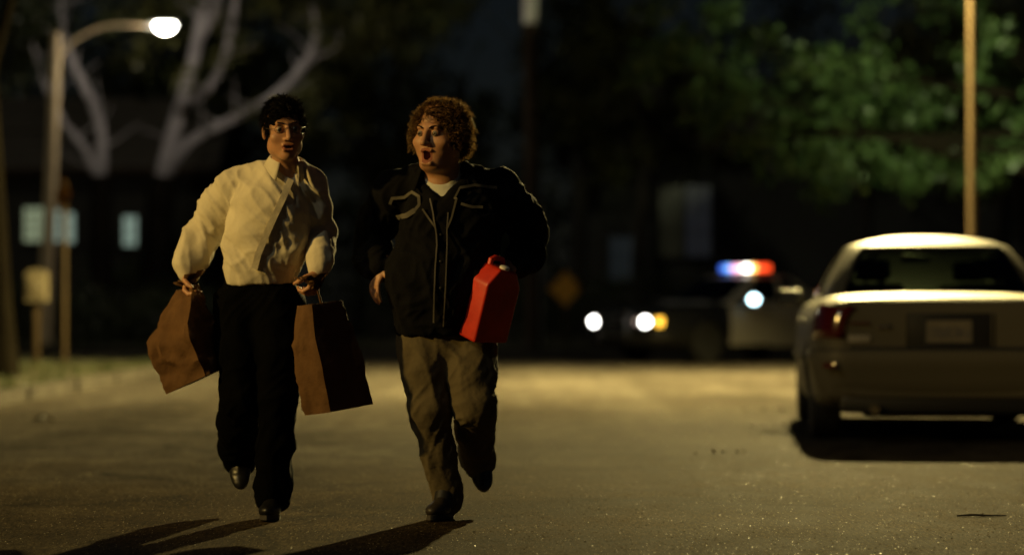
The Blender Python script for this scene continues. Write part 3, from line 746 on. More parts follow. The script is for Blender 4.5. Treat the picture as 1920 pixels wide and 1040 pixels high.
def person_dark_jacket():
    X0, P = person_space(835)
    root = thing('person', 'running person in black jacket and brown trousers, mouth open, looking aside', 'person', (X0, D0, 0))
    origin = Vector((-X0, -D0, H_CAM))
    nb, hc = P(830, 322, -0.12), P(824, 250, -0.17)
    shR, elR, wrR = P(738, 352, -0.02), P(694, 452, 0.14), P(716, 498, -0.04)
    shL, elL, wrL = P(946, 352, -0.02), P(1000, 446, 0.13), P(968, 500, -0.05)
    hpR, knR, anR = P(798, 640, 0.0), P(806, 765, -0.08), P(838, 918, 0.0)
    hpL, knL, anL = P(878, 640, 0.0), P(890, 760, -0.12), P(892, 855, 0.22)
    R = Euler((math.radians(2), math.radians(2), math.radians(-29))).to_matrix(); sc = 1.15
    mo = (0.0165, 0.0185)
    s = SDF((-0.50, -0.45, -0.02), (0.50, 0.50, 1.92), 0.010, fine=[(2, 1.34, 1.92, 0.0036), (0, -0.18, 0.14, 0.0036), (1, -0.36, -0.02, 0.004), (2, 0.95, 1.16, 0.005), (0, -0.36, -0.24, 0.005), (0, 0.26, 0.38, 0.005)])
    s.cap(P(838, 600, 0), P(842, 430, -0.08), 0.14, 0.15, 0.04, (1.15, 0.9, 1)); s.cap(P(842, 430, -0.08), nb, 0.13, 0.07, 0.05)
    s.cap(nb-Vector((0, 0, 0.03)), hc+R @ Vector((0, 0.02, -0.09)), 0.07, 0.066, 0.04)
    for sh, el, wr in ((shR, elR, wrR), (shL, elL, wrL)):
        s.cap(nb+Vector((0, 0.02, -0.06)), sh, 0.05, 0.05, 0.04); s.chain([sh, el, wr], [0.055, 0.045, 0.03], 0.02)
    for hp, kn, an in ((hpR, knR, anR), (hpL, knL, anL)): s.chain([hp, kn, an], [0.08, 0.055, 0.036], 0.03)
    s.cap(anR, P(822, 955, -0.06), 0.026, 0.016); s.cap(anL, P(904, 900, 0.2), 0.03, 0.022)
    T = head(s, hc, R, sc, mouth=mo, jowl=0.016, nose=0.98)
    s.ell(T((0, -0.03, -0.122)), (0.056*sc, 0.052*sc, 0.026*sc), 0.03, rot=np.array(R))
    hand(s, wrR, (-0.35, -0.25, -1), (0.8, 0.5, 0), (0.4, -1, 0), 0.75, 0.20)
    hand(s, wrL, (-0.75, -0.35, 0.05), (-0.2, 0.4, -1), (-0.3, -1, 0.3), 1.5, 0.19)
    V, Fq = s.mesh(); V = relax(V, Fq, 1, 0.4)
    body = link('body', mesh_np('body', V, Fq), M['skin'], root)
    face_bits(root, T, R, sc, V, Fq, body, mo, -0.07, R @ Vector((-0.25, -1, 0)), M['scalp_brown'], brow_tilt=0.004)
    # curly hair
    h = SDF(np.array(hc)-0.2, np.array(hc)+0.24, 0.005)
    Ra = np.array(R)
    h.ell(T((0, 0.026, 0.036)), (0.097*sc, 0.110*sc, 0.088*sc), 0.01, rot=Ra)
    h.ell(T((0, 0.055, -0.02)), (0.096*sc, 0.08*sc, 0.075*sc), 0.02, rot=Ra)
    for q in (-1, 1): h.ell(T((q*0.083, -0.012, -0.008)), (0.022*sc, 0.032*sc, 0.05*sc), 0.02, rot=Ra)
    h.ell(T((0, -0.125, -0.035)), (0.077*sc, 0.098*sc, 0.107*sc), 0.008, rot=Ra, sub=True)
    h.plane(T((0, 0.02, -0.085)), (0, 0, -1))
    ho, hV, hF = sdf_obj(h, 'hair', M['scalp_brown'], root, [((42, 42, 42), 0.010, True, 5), ((20, 20, 20), 0.010, False, 6)])
    hN = vnormals(hV, hF)
    sp, sf = strands(hV, hN, 9000, 0.03, 0.0012, np.array([0, 0, 0.1]), RNG, curl=0.5)
    link('hair_strand', mesh_np('hair_strand', sp, sf), M['hair_brown'], ho, kind='stuff')
    # t-shirt
    s = SDF((-0.28, -0.42, 1.05), (0.30, 0.2, 1.62), 0.007)
    s.cap(P(840, 500, -0.05), P(842, 420, -0.09), 0.17, 0.165, 0.05, (1.1, 0.85, 1)); s.cap(P(842, 420, -0.09), P(830, 326, -0.115), 0.155, 0.082, 0.05, (1.1, 0.9, 1))
    s.cap(P(828, 330, -0.13), P(822, 280, -0.18), 0.068, 0.09, 0.01, sub=True)
    sdf_obj(s, 'tee_shirt', M['tee'], root, [((16, 12, 9), 0.006, True, 21)], 2)
    # jacket
    s = SDF((-0.52, -0.46, 0.78), (0.56, 0.40, 1.68), 0.0075)
    s.cap(P(825, 612, -0.01), P(832, 520, -0.06), 0.172, 0.205, 0.05, (1.10, 0.92, 1)); s.cap(P(832, 520, -0.06), P(848, 410, -0.08), 0.205, 0.185, 0.06, (1.12, 0.88, 1))
    s.cap(P(848, 410, -0.08), P(834, 325, -0.11), 0.18, 0.085, 0.06, (1.15, 0.9, 1))
    s.cap(P(834, 328, -0.10), P(744, 356, -0.02), 0.06, 0.074, 0.06); s.cap(P(834, 328, -0.10), P(938, 356, -0.02), 0.06, 0.074, 0.06)
    s.chain([P(740, 358, -0.02), P(716, 405, 0.06), P(697, 450, 0.13), P(700, 482, 0.04), P(708, 500, -0.02)], [0.082, 0.078, 0.074, 0.068, 0.058], 0.04)
    s.chain([P(944, 358, -0.02), P(975, 402, 0.07), P(992, 446, 0.13), P(983, 482, 0.03), P(972, 500, -0.03)], [0.086, 0.083, 0.078, 0.070, 0.058], 0.04)
    s.cap(P(822, 318, -0.2), P(829, 374, -0.30), 0.082, 0.030, 0.012, (1, 2.2, 1), sub=True)
    s.cap(P(830, 300, -0.12), P(826, 250, -0.15), 0.085, 0.11, 0.01, sub=True)
    s.cap(P(834, 322, -0.13), P(846, 420, -0.12), 0.075, 0.09, 0.02, (1.1, 0.9, 1), sub=True)
    s.plane(P(825, 626, 0), (0.02, 0, -1), 0.015)
    jk, V2, F2 = sdf_obj(s, 'jacket', M['jacket'], root, [((12, 10, 5), 0.014, 2, 22), ((24, 19, 10), 0.008, 3, 23)], 2)
    bv = bvh_of(V2, F2)
    def strip(name, px, w, m): strip_on(bv, dens([P(a, b, 0) for a, b in px], 7), origin, w, 0.003).obj(name, m, jk)
    strip('zip_tape', [(806, 372), (812, 400), (818, 440), (819, 460), (816, 500), (814, 550), (813, 605)], 0.006, M['zip'])
    strip('zip_tape', [(840, 398), (838, 425), (838, 460), (836, 520), (833, 580), (831, 612)], 0.005, M['zip'])
    strip('piping', [(862, 352), (852, 372), (856, 372), (846, 410), (838, 428)], 0.008, M['piping'])
    strip('piping', [(862, 352), (890, 347), (932, 352)], 0.012, M['piping'])
    strip('piping', [(864, 382), (885, 388), (905, 388)], 0.012, M['piping'])
    strip('piping', [(731, 383), (735, 372), (758, 370), (772, 360), (785, 368), (786, 384), (778, 394)], 0.013, M['piping'])
    strip('piping', [(744, 408), (762, 404), (778, 394)], 0.022, M['piping'])
    strip('piping', [(792, 392), (806, 412), (816, 426)], 0.008, M['piping'])
    for py in (440, 490, 540):
        dd = (P(826, py)-origin).normalized(); hh = bv.ray_cast(origin, dd, 60)
        if hh[0]: MB().ball(hh[0]-dd*0.004, (0.006, 0.003, 0.006), 8, 6).obj('button', M['black_plastic'], jk)
    # jacket collar
    cN = P(831, 312, -0.115); mb = MB(); rows = []; n = 36
    for i in range(n+1):
        a = math.radians(-90+58)+math.radians(244)*i/n
        fr = abs(i/n-0.5)*2; tip = max(0, (fr-0.6)/0.4); e = Vector((math.cos(a), math.sin(a), 0)); dz = -0.03*fr
        row = [cN+e*0.092+Vector((0, 0, -0.04+dz)), cN+e*0.098+Vector((0, 0, 0.02+dz)), cN+e*0.108+Vector((0, 0, 0.02+dz)), cN+e*(0.135+0.01*tip)+Vector((0, -0.02*tip, -0.03+dz-0.05*tip))]
        rows.append([mb.bm.verts.new(q) for q in row])
    for a, b in zip(rows[:-1], rows[1:]):
        for k in range(3): mb.bm.faces.new((a[k], b[k], b[k+1], a[k+1]))
    co = link('collar', mb.mesh('collar', True, 60), M['jacket'], jk); md = co.modifiers.new('thickness', 'SOLIDIFY'); md.thickness = 0.005
    # trousers
    s = SDF((-0.30, -0.34, 0.0), (0.30, 0.42, 0.98), 0.0075)
    s.cap(P(836, 612, 0), P(838, 640, 0), 0.165, 0.15, 0.03, (1.08, 0.9, 1))
    s.chain([hpR, P(800, 700, -0.04), knR, P(820, 845, -0.03), P(836, 908, 0.0), P(839, 938, 0.005)], [0.125, 0.108, 0.084, 0.070, 0.060, 0.060], 0.03)
    s.chain([hpL, P(886, 700, -0.07), knL, P(892, 800, 0.05), P(894, 850, 0.20), P(898, 868, 0.21)], [0.122, 0.106, 0.086, 0.078, 0.068, 0.062], 0.03)
    s.plane(P(836, 605, 0), (0, 0, 1), 0.01)
    sdf_obj(s, 'trousers', M['chino'], root, [((12, 11, 4), 0.010, 2, 31), ((24, 20, 9), 0.006, 3, 32), ((44, 38, 22), 0.0025, 2, 33)], 2)
    MB().tube([P(838, 918, 0.0), P(842, 952, 0.03)], [0.046, 0.044], 14).tube([P(836, 914, -0.01), P(828, 953, -0.07)], [0.044, 0.040], 14).obj('sock', M['watch'], root)
    shoe_obj(root, P(847, 956, 0.07), P(809, 962.5, -0.20), (0, 0, 1), M['shoe_brown'], M['sole'])
    shoe_obj(root, P(894, 846, 0.30), P(908, 912, 0.16), (0.1, -1, 0.2), M['shoe'], M['sole'])
    return root

def crumple(V, seed, amp):
    a = 1-np.abs(vnoise(V, (14, 14, 11), seed))*2; b = 1-np.abs(vnoise(V, (31, 31, 25), seed+3))*2; c = vnoise(V, (6, 6, 5), seed+5)
    return amp*(0.6*a+0.3*b+0.8*c)

def paper_bag(label, top, mid, bot, w, dpt, yaw, roll, seed, neck, group, fist=None):
    "kraft bag hung by its gathered mouth: box section lofted from the base up to the fist"
    top = Vector(top); bot = Vector(bot); mid = Vector(mid)
    root = thing('paper_bag', label, 'paper bag', tuple(bot), 0, group)
    ax = (top-bot); L = ax.length; z = ax.normalized()
    Rr = Matrix.Rotation(roll, 3, 'Y') @ Matrix.Rotation(yaw, 3, 'Z'); x = Rr @ Vector((1, 0, 0)); y = Rr @ Vector((0, 1, 0))
    AX = smooth_path([tuple(Vector((0, 0, 0))), tuple(mid-bot), tuple(top-bot)], 17)
    nu, nv = 18, 34; pts = []; per = []
    for k in range(4):
        a, b = [((-1, -1), (1, -1)), ((1, -1), (1, 1)), ((1, 1), (-1, 1)), ((-1, 1), (-1, -1))][k]
        for i in range(nu): t = i/nu; per.append((a[0]+(b[0]-a[0])*t, a[1]+(b[1]-a[1])*t))
    n = len(per); V = []
    for j in range(nv+1):
        v = j/nv; g = 1.0 if v < 0.60 else 1-(1-neck)*((v-0.60)/0.40)**1.3
        gy = 1.0 if v < 0.45 else 1-(1-neck*0.5)*((v-0.45)/0.55)**1.1
        for (a, b) in per: V.append(x*(a*w/2*g)+y*(b*dpt/2*gy)+Vector(AX[j]))
    V = np.array([tuple(p) for p in V]); Fq = []
    for j in range(nv):
        for i in range(n): Fq.append((j*n+i, j*n+(i+1) % n, (j+1)*n+(i+1) % n, (j+1)*n+i))
    Fq = np.array(Fq); N = vnormals(V, Fq); V = V+N*crumple(V, seed, 0.021 if seed == 5 else 0.013)[:, None]
    Vb = np.concatenate([V, [V[:n].mean(0)]]); 
    me = bpy.data.meshes.new('bag_sides'); me.from_pydata([tuple(p) for p in Vb], [], [tuple(f) for f in Fq]+[(i, len(Vb)-1, (i+1) % n) for i in range(n)])
    me.polygons.foreach_set('use_smooth', np.ones(len(me.polygons), dtype=bool)); me.set_sharp_from_angle(angle=math.radians(38))
    o = link('bag_sides', me, M['paper'], root); md = o.modifiers.new('paper', 'SOLIDIFY'); md.thickness = 0.0012
    # crumpled ends that stick out of the fist
    mb = MB(); rnd = random.Random(seed)
    tl = (Vector(fist) if fist else top)-bot
    if fist: MB().tube([top-bot-z*.02, top-bot+(tl-(top-bot))*.5, tl+z*.03], [.02, .012, .014], 8, True, .4).obj('twisted_handle', M['paper'], root)
    for k in range(6):
        a = 2*PI*k/6+0.3; e = x*math.cos(a)+y*math.sin(a)*0.6
        rows = []
        for q in range(5):
            t = q/4; p = tl+z*(t*0.06-0.01)+e*(0.012+t*t*(0.05+0.04*rnd.random()))+Vector((rnd.gauss(0, .004), rnd.gauss(0, .004), 0)); sw = (z.cross(e)).normalized()*(0.014+t*0.018)
            rows.append([mb.bm.verts.new(p-sw), mb.bm.verts.new(p+e*0.008*(-1)**q), mb.bm.verts.new(p+sw)])
        for a_, b_ in zip(rows[:-1], rows[1:]):
            for i in range(2): mb.bm.faces.new((a_[i], a_[i+1], b_[i+1], b_[i]))
    mo_ = mb.obj('bag_mouth', M['paper'], root); md = mo_.modifiers.new('paper', 'SOLIDIFY'); md.thickness = 0.0012
    return root

def red_can():
    c = wpt(918, 562, D0-0.17)
    root = thing('fuel_can', 'bright red plastic can with a white cap tucked under the arm of the jacketed person', 'fuel can', tuple(c))
    E = Euler((math.radians(19), math.radians(1), math.radians(42)))
    w, d, h = 0.195, 0.145, 0.35
    b = MB()
    prof = [(-w/2, -h/2), (w/2, -h/2), (w/2, h*0.22), (w*0.30, h*0.42), (-w*0.22, h*0.46), (-w/2, h*0.26)]
    b.prism(prof, -d/2, d/2)
    bmesh.ops.bevel(b.bm, geom=list(b.bm.edges), offset=0.014, segments=3, affect='EDGES', profile=0.6)
    o = b.obj('can_shell', M['red_plastic'], root, angle=50); o.rotation_euler = E
    # handle and cap
    hd = MB(); hd.tube([(-0.03, 0.02, h*0.42), (-0.025, 0.025, h*0.50), (0.0, 0.03, h*0.525), (0.045, 0.03, h*0.50), (0.06, 0.02, h*0.36)], 0.013, 10).obj('handle', M['red_plastic'], o)
    cp = MB(); cp.lathe([(0.0, h*0.40), (0.022, h*0.40), (0.022, h*0.475), (0.016, h*0.485), (0.0, h*0.485)], (0.0, -0.045, 0.0), 'z', 18).obj('screw_cap', M['white_plastic'], o)
    return root

# ------------------------------------------------------------------ cars
def crom(xs, ys, q):
    "smooth curve through the stations"
    xs = np.array(xs, float); ys = np.array(ys, float); d = np.gradient(ys, xs)
    sec = np.diff(ys)/np.diff(xs)
    for i in range(len(sec)):
        if abs(sec[i]) < 1e-9: d[i] = 0; d[i+1] = 0
        else:
            for j in (i, i+1):
                if d[j]/sec[i] < 0: d[j] = 0
                if abs(d[j]) > 3*abs(sec[i]): d[j] = 3*sec[i]
    i = np.clip(np.searchsorted(xs, q)-1, 0, len(xs)-2); h = xs[i+1]-xs[i]; t = (q-xs[i])/h
    return (2*t**3-3*t**2+1)*ys[i]+(t**3-2*t**2+t)*h*d[i]+(-2*t**3+3*t**2)*ys[i+1]+(t**3-t**2)*h*d[i+1]

def hull_mesh(st, ny=90):
    "lower body: cross sections along the car; st rows are y, half width, underside, shoulder height, deck height"
    st = np.array(st); ys0 = st[:, 0]
    ys = np.unique(np.concatenate([np.linspace(ys0[0], ys0[-1], ny), ys0]))
    w, zb, zs, zd = [crom(ys0, st[:, k], ys) for k in (1, 2, 3, 4)]
    def sec(i):
        W_, b, s_, d = w[i], zb[i], zs[i], zd[i]; h = s_-b
        pts = [(0, b), (W_*.55, b), (W_*.86, b+.01), (W_*.955, b+h*.09), (W_*.985, b+h*.24), (W_, b+h*.46), (W_*.998, b+h*.62), (W_*.985, b+h*.80), (W_*.962, b+h*.92), (W_*.925, s_), (W_*.86, s_+(d-s_)*.42), (W_*.6, s_+(d-s_)*.85), (W_*.3, d-.002), (0, d)]
        P = np.array(pts); L = np.concatenate([[0], np.cumsum(np.linalg.norm(np.diff(P, axis=0), axis=1))])
        q = np.linspace(0, L[-1], 40)
        return np.stack([crom(L, P[:, 0], q), crom(L, P[:, 1], q)], 1)
    rows = []
    for i in range(len(ys)):
        h = sec(i); full = np.concatenate([h, (h[1:-1]*[-1, 1])[::-1]])
        rows.append(np.column_stack([full[:, 0], np.full(len(full), ys[i]), full[:, 1]]))
    n = len(rows[0]); V = np.concatenate(rows); F = []
    for j in range(len(rows)-1):
        for i in range(n): F.append((j*n+i, (j+1)*n+i, (j+1)*n+(i+1) % n, j*n+(i+1) % n))
    c0 = len(V); V = np.concatenate([V, [rows[0].mean(0)], [rows[-1].mean(0)]])
    b = (len(rows)-1)*n
    for i in range(n): F.append((c0, i, (i+1) % n)); F.append((c0+1, b+(i+1) % n, b+i))
    me = bpy.data.meshes.new('hull'); me.from_pydata([tuple(v) for v in V], [], F); me.update()
    bm = bmesh.new(); bm.from_mesh(me); bmesh.ops.recalc_face_normals(bm, faces=bm.faces); bm.to_mesh(me); bm.free()
    return me

def cut(me, cutter_mb):
    a = link('temp_body', me, None); b = cutter_mb.obj('temp_cut', None)
    md = a.modifiers.new('b', 'BOOLEAN'); md.operation = 'DIFFERENCE'; md.object = b; md.solver = 'EXACT'
    dg = bpy.context.evaluated_depsgraph_get(); dg.update()
    r = bpy.data.meshes.new_from_object(a.evaluated_get(dg))
    bpy.data.objects.remove(a); bpy.data.objects.remove(b); return r

def split(me, key):
    "one mesh per key of the face centre and normal"
    co = np.empty(len(me.vertices)*3); me.vertices.foreach_get('co', co); co = co.reshape(-1, 3)
    gr = {}
    for p in me.polygons: gr.setdefault(key(p.center, p.normal), []).append(tuple(p.vertices))
    out = {}
    for k, fs in gr.items():
        used = sorted({v for f in fs for v in f}); mp = {v: i for i, v in enumerate(used)}
        m2 = bpy.data.meshes.new(k[0] if isinstance(k, tuple) else k)
        m2.from_pydata([tuple(co[v]) for v in used], [], [tuple(mp[v] for v in f) for f in fs]); m2.update()
        m2.polygons.foreach_set('use_smooth', np.ones(len(m2.polygons), dtype=bool)); m2.set_sharp_from_angle(angle=math.radians(32))
        out[k] = m2
    return out

def cabin_meshes(lv, wins, roof_h, n=5.0, Mn=112):
    "greenhouse: lv rows are z, rear y, front y, half width; wins(u, v, k) names the pane a face belongs to"
    ph = np.linspace(0, 2*PI, 4000); c, s_ = np.cos(ph), np.sin(ph)
    U = np.sign(c)*np.abs(c)**(2/n); Vv = np.sign(s_)*np.abs(s_)**(2/n)
    L = np.concatenate([[0], np.cumsum(np.hypot(np.diff(U), np.diff(Vv)))]); q = np.linspace(0, L[-1], Mn+1)[:-1]
    U = np.interp(q, L, U); Vv = np.interp(q, L, Vv)
    lv = np.array(lv); t0 = np.linspace(0, 1, len(lv)); tt = np.linspace(0, 1, 15)
    z, yr, yf, w = [crom(t0, lv[:, k], tt) for k in range(4)]
    V = []; 
    for i in range(len(tt)):
        yc, l = (yr[i]+yf[i])/2, (yf[i]-yr[i])/2
        bow = 0.03*(1-U**2)*np.sign(Vv)*(np.abs(Vv) > 0.9)
        V.append(np.column_stack([U*w[i], yc+Vv*l+bow, np.full(Mn, z[i])]))
    yc, l = (yr[-1]+yf[-1])/2, (yf[-1]-yr[-1])/2
    ss = [0.975, 0.94, 0.88, 0.78, 0.62, 0.42, 0.2]
    for s in ss: V.append(np.column_stack([U*w[-1]*s, yc+Vv*l*s+bow*s, np.full(Mn, z[-1]+roof_h*(1-s**2.2)**0.85)]))
    V = np.concatenate(V); groups = {}
    nl = len(tt)
    for j in range(nl-1+len(ss)):
        for i in range(Mn):
            f = (j*Mn+i, j*Mn+(i+1) % Mn, (j+1)*Mn+(i+1) % Mn, (j+1)*Mn+i)
            k = 'frame' if j >= nl-1 else wins((U[i]+U[(i+1) % Mn])/2, (Vv[i]+Vv[(i+1) % Mn])/2, (tt[j]+tt[min(j+1, nl-1)])/2)
            groups.setdefault(k, []).append(f)
    b = (nl-1+len(ss))*Mn; V = np.concatenate([V, [[0, yc, z[-1]+roof_h]]])
    for i in range(Mn): groups['frame'].append((b+i, b+(i+1) % Mn, len(V)-1))
    out = {}
    for k, fs in groups.items():
        used = sorted({v for f in fs for v in f}); mp = {v: i for i, v in enumerate(used)}
        m2 = bpy.data.meshes.new('cabin'); m2.from_pydata([tuple(V[v]) for v in used], [], [tuple(mp[v] for v in f) for f in fs]); m2.update()
        m2.polygons.foreach_set('use_smooth', np.ones(len(m2.polygons), dtype=bool)); m2.set_sharp_from_angle(angle=math.radians(50))
        out[k] = m2
    return out

def wheel(parent, x, y, r, w, side, m_rim, spokes=7):
    root = bpy.data.objects.new('wheel', None); COL.objects.link(root); root.parent = parent; root.location = (x, y, r)
    o = side
    t = MB(); pr = [(r*0.66, -w*.46), (r*0.80, -w*.5), (r*0.93, -w*.48), (r*0.985, -w*.40), (r, -w*.2), (r, w*.2), (r*0.985, w*.40), (r*0.93, w*.48), (r*0.80, w*.5), (r*0.66, w*.46)]
    t.lathe(pr, (0, 0, 0), 'x', 40); t.obj('tyre', M['rubber'], root)
    m = MB(); m.lathe([(r*0.665, -w*.42), (r*0.67, w*.44*1), (r*0.62, w*.44), (r*0.60, 0), (r*0.60, -w*.42)], (0, 0, 0), 'x', 36) if o > 0 else m.lathe([(r*0.665, w*.42), (r*0.67, -w*.44), (r*0.62, -w*.44), (r*0.60, 0), (r*0.60, w*.42)], (0, 0, 0), 'x', 36)
    m.lathe([(0, o*w*.34), (r*.17, o*w*.34), (r*.19, o*w*.26), (r*.19, o*w*.1), (0, o*w*.1)], (0, 0, 0), 'x', 20)
    for k in range(spokes):
        a = 2*PI*k/spokes
        m.box((o*w*.27, math.cos(a)*r*.40, math.sin(a)*r*.40), (w*.14, r*.46, r*.15), Euler((a, 0, 0)), 0.006)
    m.obj('rim', m_rim, root)
    d = MB(); d.lathe([(0, o*0.0), (r*.45, o*0.0), (r*.45, o*0.02), (0, o*0.02)], (0, 0, 0), 'x', 24); d.obj('brake_disc', M['black_plastic'], root)
    return root

def sweep(path, sec, name, m, parent):
    "carry an outline (out, up) along a plan path"
    mb = MB(); P = [Vector((p[0], p[1], 0)) for p in path]; zs = [p[2] for p in path]; rows = []
    for i, p in enumerate(P):
        t = (P[min(i+1, len(P)-1)]-P[max(i-1, 0)]).normalized(); nrm = Vector((t.y, -t.x, 0))
        rows.append([mb.bm.verts.new(p+nrm*a+Vector((0, 0, zs[i]+b))) for a, b in sec])
    n = len(sec)
    for a, b in zip(rows[:-1], rows[1:]):
        for k in range(n): mb.bm.faces.new((a[k], a[(k+1) % n], b[(k+1) % n], b[k]))
    mb.bm.faces.new(rows[0][::-1]); mb.bm.faces.new(rows[-1])
    return mb.obj(name, m, parent, angle=40)

def smooth_path(pts, n=8):
    P = np.array(pts, float); L = np.concatenate([[0], np.cumsum(np.linalg.norm(np.diff(P, axis=0), axis=1))]); q = np.linspace(0, L[-1], n*(len(pts)-1)+1)
    return np.stack([crom(L, P[:, k], q) for k in range(P.shape[1])], 1)

def seats(parent, ybase, zt, rows_):
    for y, xs in rows_:
        for x in xs:
            s = MB(); s.box((x, y-0.02, zt-0.16), (0.46, 0.13, 0.46), Euler((math.radians(-10), 0, 0)), 0.04, 3).box((x, y+0.25, zt-0.42), (0.48, 0.5, 0.14), None, 0.04, 3)
            so_ = s.obj('seat', M['seat'], parent)
            h = MB(); h.box((x, y-0.07, zt+0.17), (0.25, 0.09, 0.15), Euler((math.radians(-8), 0, 0)), 0.035, 3)
            for q in (-0.05, 0.05): h.tube([(x+q, y-0.05, zt+0.02), (x+q, y-0.06, zt+0.12)], 0.006, 6)
            h.obj('headrest', M['seat'], so_)

def arch_cutter(ax, r, hw, depth):
    c = MB()
    for y in ax:
        for s in (-1, 1): c.lathe([(r, s*(hw-depth)), (r, s*(hw+0.2))] if s > 0 else [(r, -(hw+0.2)), (r, -(hw-depth))], (0, y, r*0.86), 'x', 40)
    return c

def mirror_part(parent, x, y, z, m):
    s = 1 if x > 0 else -1
    mb = MB(); mb.box((x+s*0.10, y, z+0.03), (0.20, 0.10, 0.135), Euler((0, 0, s*0.25)), 0.035, 3); mb.tube([(x-s*0.04, y+0.02, z-0.02), (x+s*0.03, y+0.01, z)], 0.03, 10)
    o = mb.obj('side_mirror', m, parent)
    g = MB(); g.box((x+s*0.105, y-0.053, z+0.03), (0.16, 0.004, 0.10), Euler((0, 0, s*0.25)), 0.0015, 1); g.obj('mirror_glass', M['chrome'], o)

def parked_sedan():
    # rear bumper centre 17.2 m from the lens, nose turned slightly to the right
    psi = 0.08; bump = Vector((2.94, 17.2, 0)); hd = Vector((math.sin(psi), math.cos(psi), 0))
    root = thing('parked_car', 'champagne silver sedan parked by the right kerb, seen from behind', 'car', tuple(bump+hd*2.50), -psi)
    ax, r = (-1.42, 1.36), 0.325
    st = [(-2.445, .70, .36, .90, .950), (-2.435, .755, .325, .925, .972), (-2.40, .815, .30, .942, .988), (-2.30, .865, .27, .950, 1.002), (-2.05, .90, .23, .955, 1.022), (-1.42, .922, .20, 1*.955, 1.035), (-0.7, .925, .19, .955, 1.03), (0.2, .925, .19, .955, 1.02),
          (0.95, .92, .19, .945, 1.0), (1.36, .91, .20, .925, .98), (1.9, .875, .22, .86, .915), (2.22, .81, .24, .78, .83), (2.38, .72, .28, .70, .745), (2.44, .60, .33, .62, .66)]
    me = cut(hull_mesh(st), arch_cutter(ax, 0.375, 0.925, 0.30))
    def key(c, n):
        for y in ax:
            if abs(c.x) > 0.58 and math.hypot(c.y-y, c.z-0.3225) < 0.3755: return ('wheel_well', c.x > 0, y)
        if c.y < -2.18 and abs(c.x) > 0.50 and 0.70 < c.z < 0.925: return ('tail_light', c.x > 0)
        if (c.y < -2.05 and abs(c.x) < 0.66 and c.z > 0.62) or (c.y < -1.65 and c.z > 0.965 and abs(c.x) < 0.72): return 'trunk_lid'
        if abs(c.x) > 0.78 and 0.26 < c.z < 0.95 and abs(n.x) > 0.5:
            if -0.98 < c.y < 0.06: return ('rear_door', c.x > 0)
            if 0.06 < c.y < 1.0: return ('front_door', c.x > 0)
        if c.y > 1.0 and c.z > 0.7 and abs(c.x) < 0.7 and n.z > 0.6: return 'hood'
        return 'car_body'
    for k, m2 in split(me, key).items():
        nm = k[0] if isinstance(k, tuple) else k
        o = link(nm, m2, {'wheel_well': M['black_plastic'], 'tail_light': M['tail_red']}.get(nm, M['silver']), root)
        if nm == 'tail_light':
            md = o.modifiers.new('lens', 'SOLIDIFY'); md.thickness = 0.016; md.offset = 1
            s = 1 if k[1] else -1
            MB().box((s*0.60, -2.452, 0.715), (0.15, 0.012, 0.05), None, 0.004).obj('reversing_lens', M['tail_amber'], o)
            MB().box((s*0.60, -2.463, 0.82), (0.14, 0.006, 0.012), None, 0.002).obj('lens_rib', M['tail_red'], o)
        if nm.endswith('_door'):
            s = 1 if k[1] else -1; y = -0.84 if nm[0] == 'r' else 0.2
            MB().box((s*0.925, y, 0.83), (0.022, 0.16, 0.03), None, 0.008).obj('door_handle', M['silver'], o)
    lv = [(0.94, -1.72, 1.24, .815), (1.06, -1.56, 1.02, .785), (1.20, -1.36, 0.76, .715), (1.315, -1.15, 0.52, .645), (1.365, -1.04, 0.40, .605), (1.378, -1.00, 0.36, .59)]
    def wins(u, v, t):
        if not 0.16 < t < 0.84: return 'frame'
        if v < -0.88 and abs(u) < 0.84: return 'rear_window'
        if v > 0.88 and abs(u) < 0.86: return 'windscreen'
        if abs(u) > 0.90:
            s = 'r' if u > 0 else 'l'
            if -0.60 < v < -0.10: return 'side_window_rear'+s
            if -0.03 < v < 0.62: return 'side_window_front'+s
        return 'frame'
    for k, m2 in cabin_meshes(lv, wins, 0.090).items():
        if k == 'frame':
            o = link('roof', m2, M['silver'], root); md = o.modifiers.new('t', 'SOLIDIFY'); md.thickness = 0.03
        else: link('side_window' if k.startswith('side') else k, m2, M['glass'], root)
    for y in ax:
        for s in (-1, 1): wheel(root, s*0.79, y, r, 0.215, s, M['alloy'])
    # bumper, valance, plate panel, chrome strip
    pth = smooth_path([(-0.925, -1.86, .50), (-0.93, -2.10, .50), (-0.90, -2.33, .50), (-0.80, -2.455, .50), (-0.55, -2.50, .50), (0, -2.515, .50), (0.55, -2.50, .50), (0.80, -2.455, .50), (0.90, -2.33, .50), (0.93, -2.10, .50), (0.925, -1.86, .50)], 6)
    sec = [(-.06, .130), (-.012, .137), (.004, .125), (.012, .09), (.010, .055), (-.004, .02), (-.030, -.06), (-.055, -.13), (-.09, -.17)]
    bp = sweep(pth, sec, 'rear_bumper', M['silver'], root)
    sweep(smooth_path([(-0.86, -2.36, .615), (-0.78, -2.43, .615), (-0.5, -2.475, .615), (0, -2.492, .615), (0.5, -2.475, .615), (0.78, -2.43, .615), (0.86, -2.36, .615)], 6), [(0, .030), (.012, .030), (.012, .012), (0, .012)], 'gap_strip', M['black_plastic'], root)
    va = MB(); va.box((0, -2.36, 0.275), (1.45, 0.12, 0.13), None, 0.03).obj('rear_valance', M['black_plastic'], root)  # coloured black for the shade under the bumper
    MB().box((0, -1.6, 0.22), (1.15, 1.5, 0.06), None, 0.02).obj('underbody', M['black_plastic'], root)
    MB().lathe([(0.028, -2.50), (0.033, -2.50), (0.033, -2.2), (0.028, -2.2)], (-0.5, 0, 0.24), 'y', 16).obj('exhaust_pipe', M['chrome'], root)
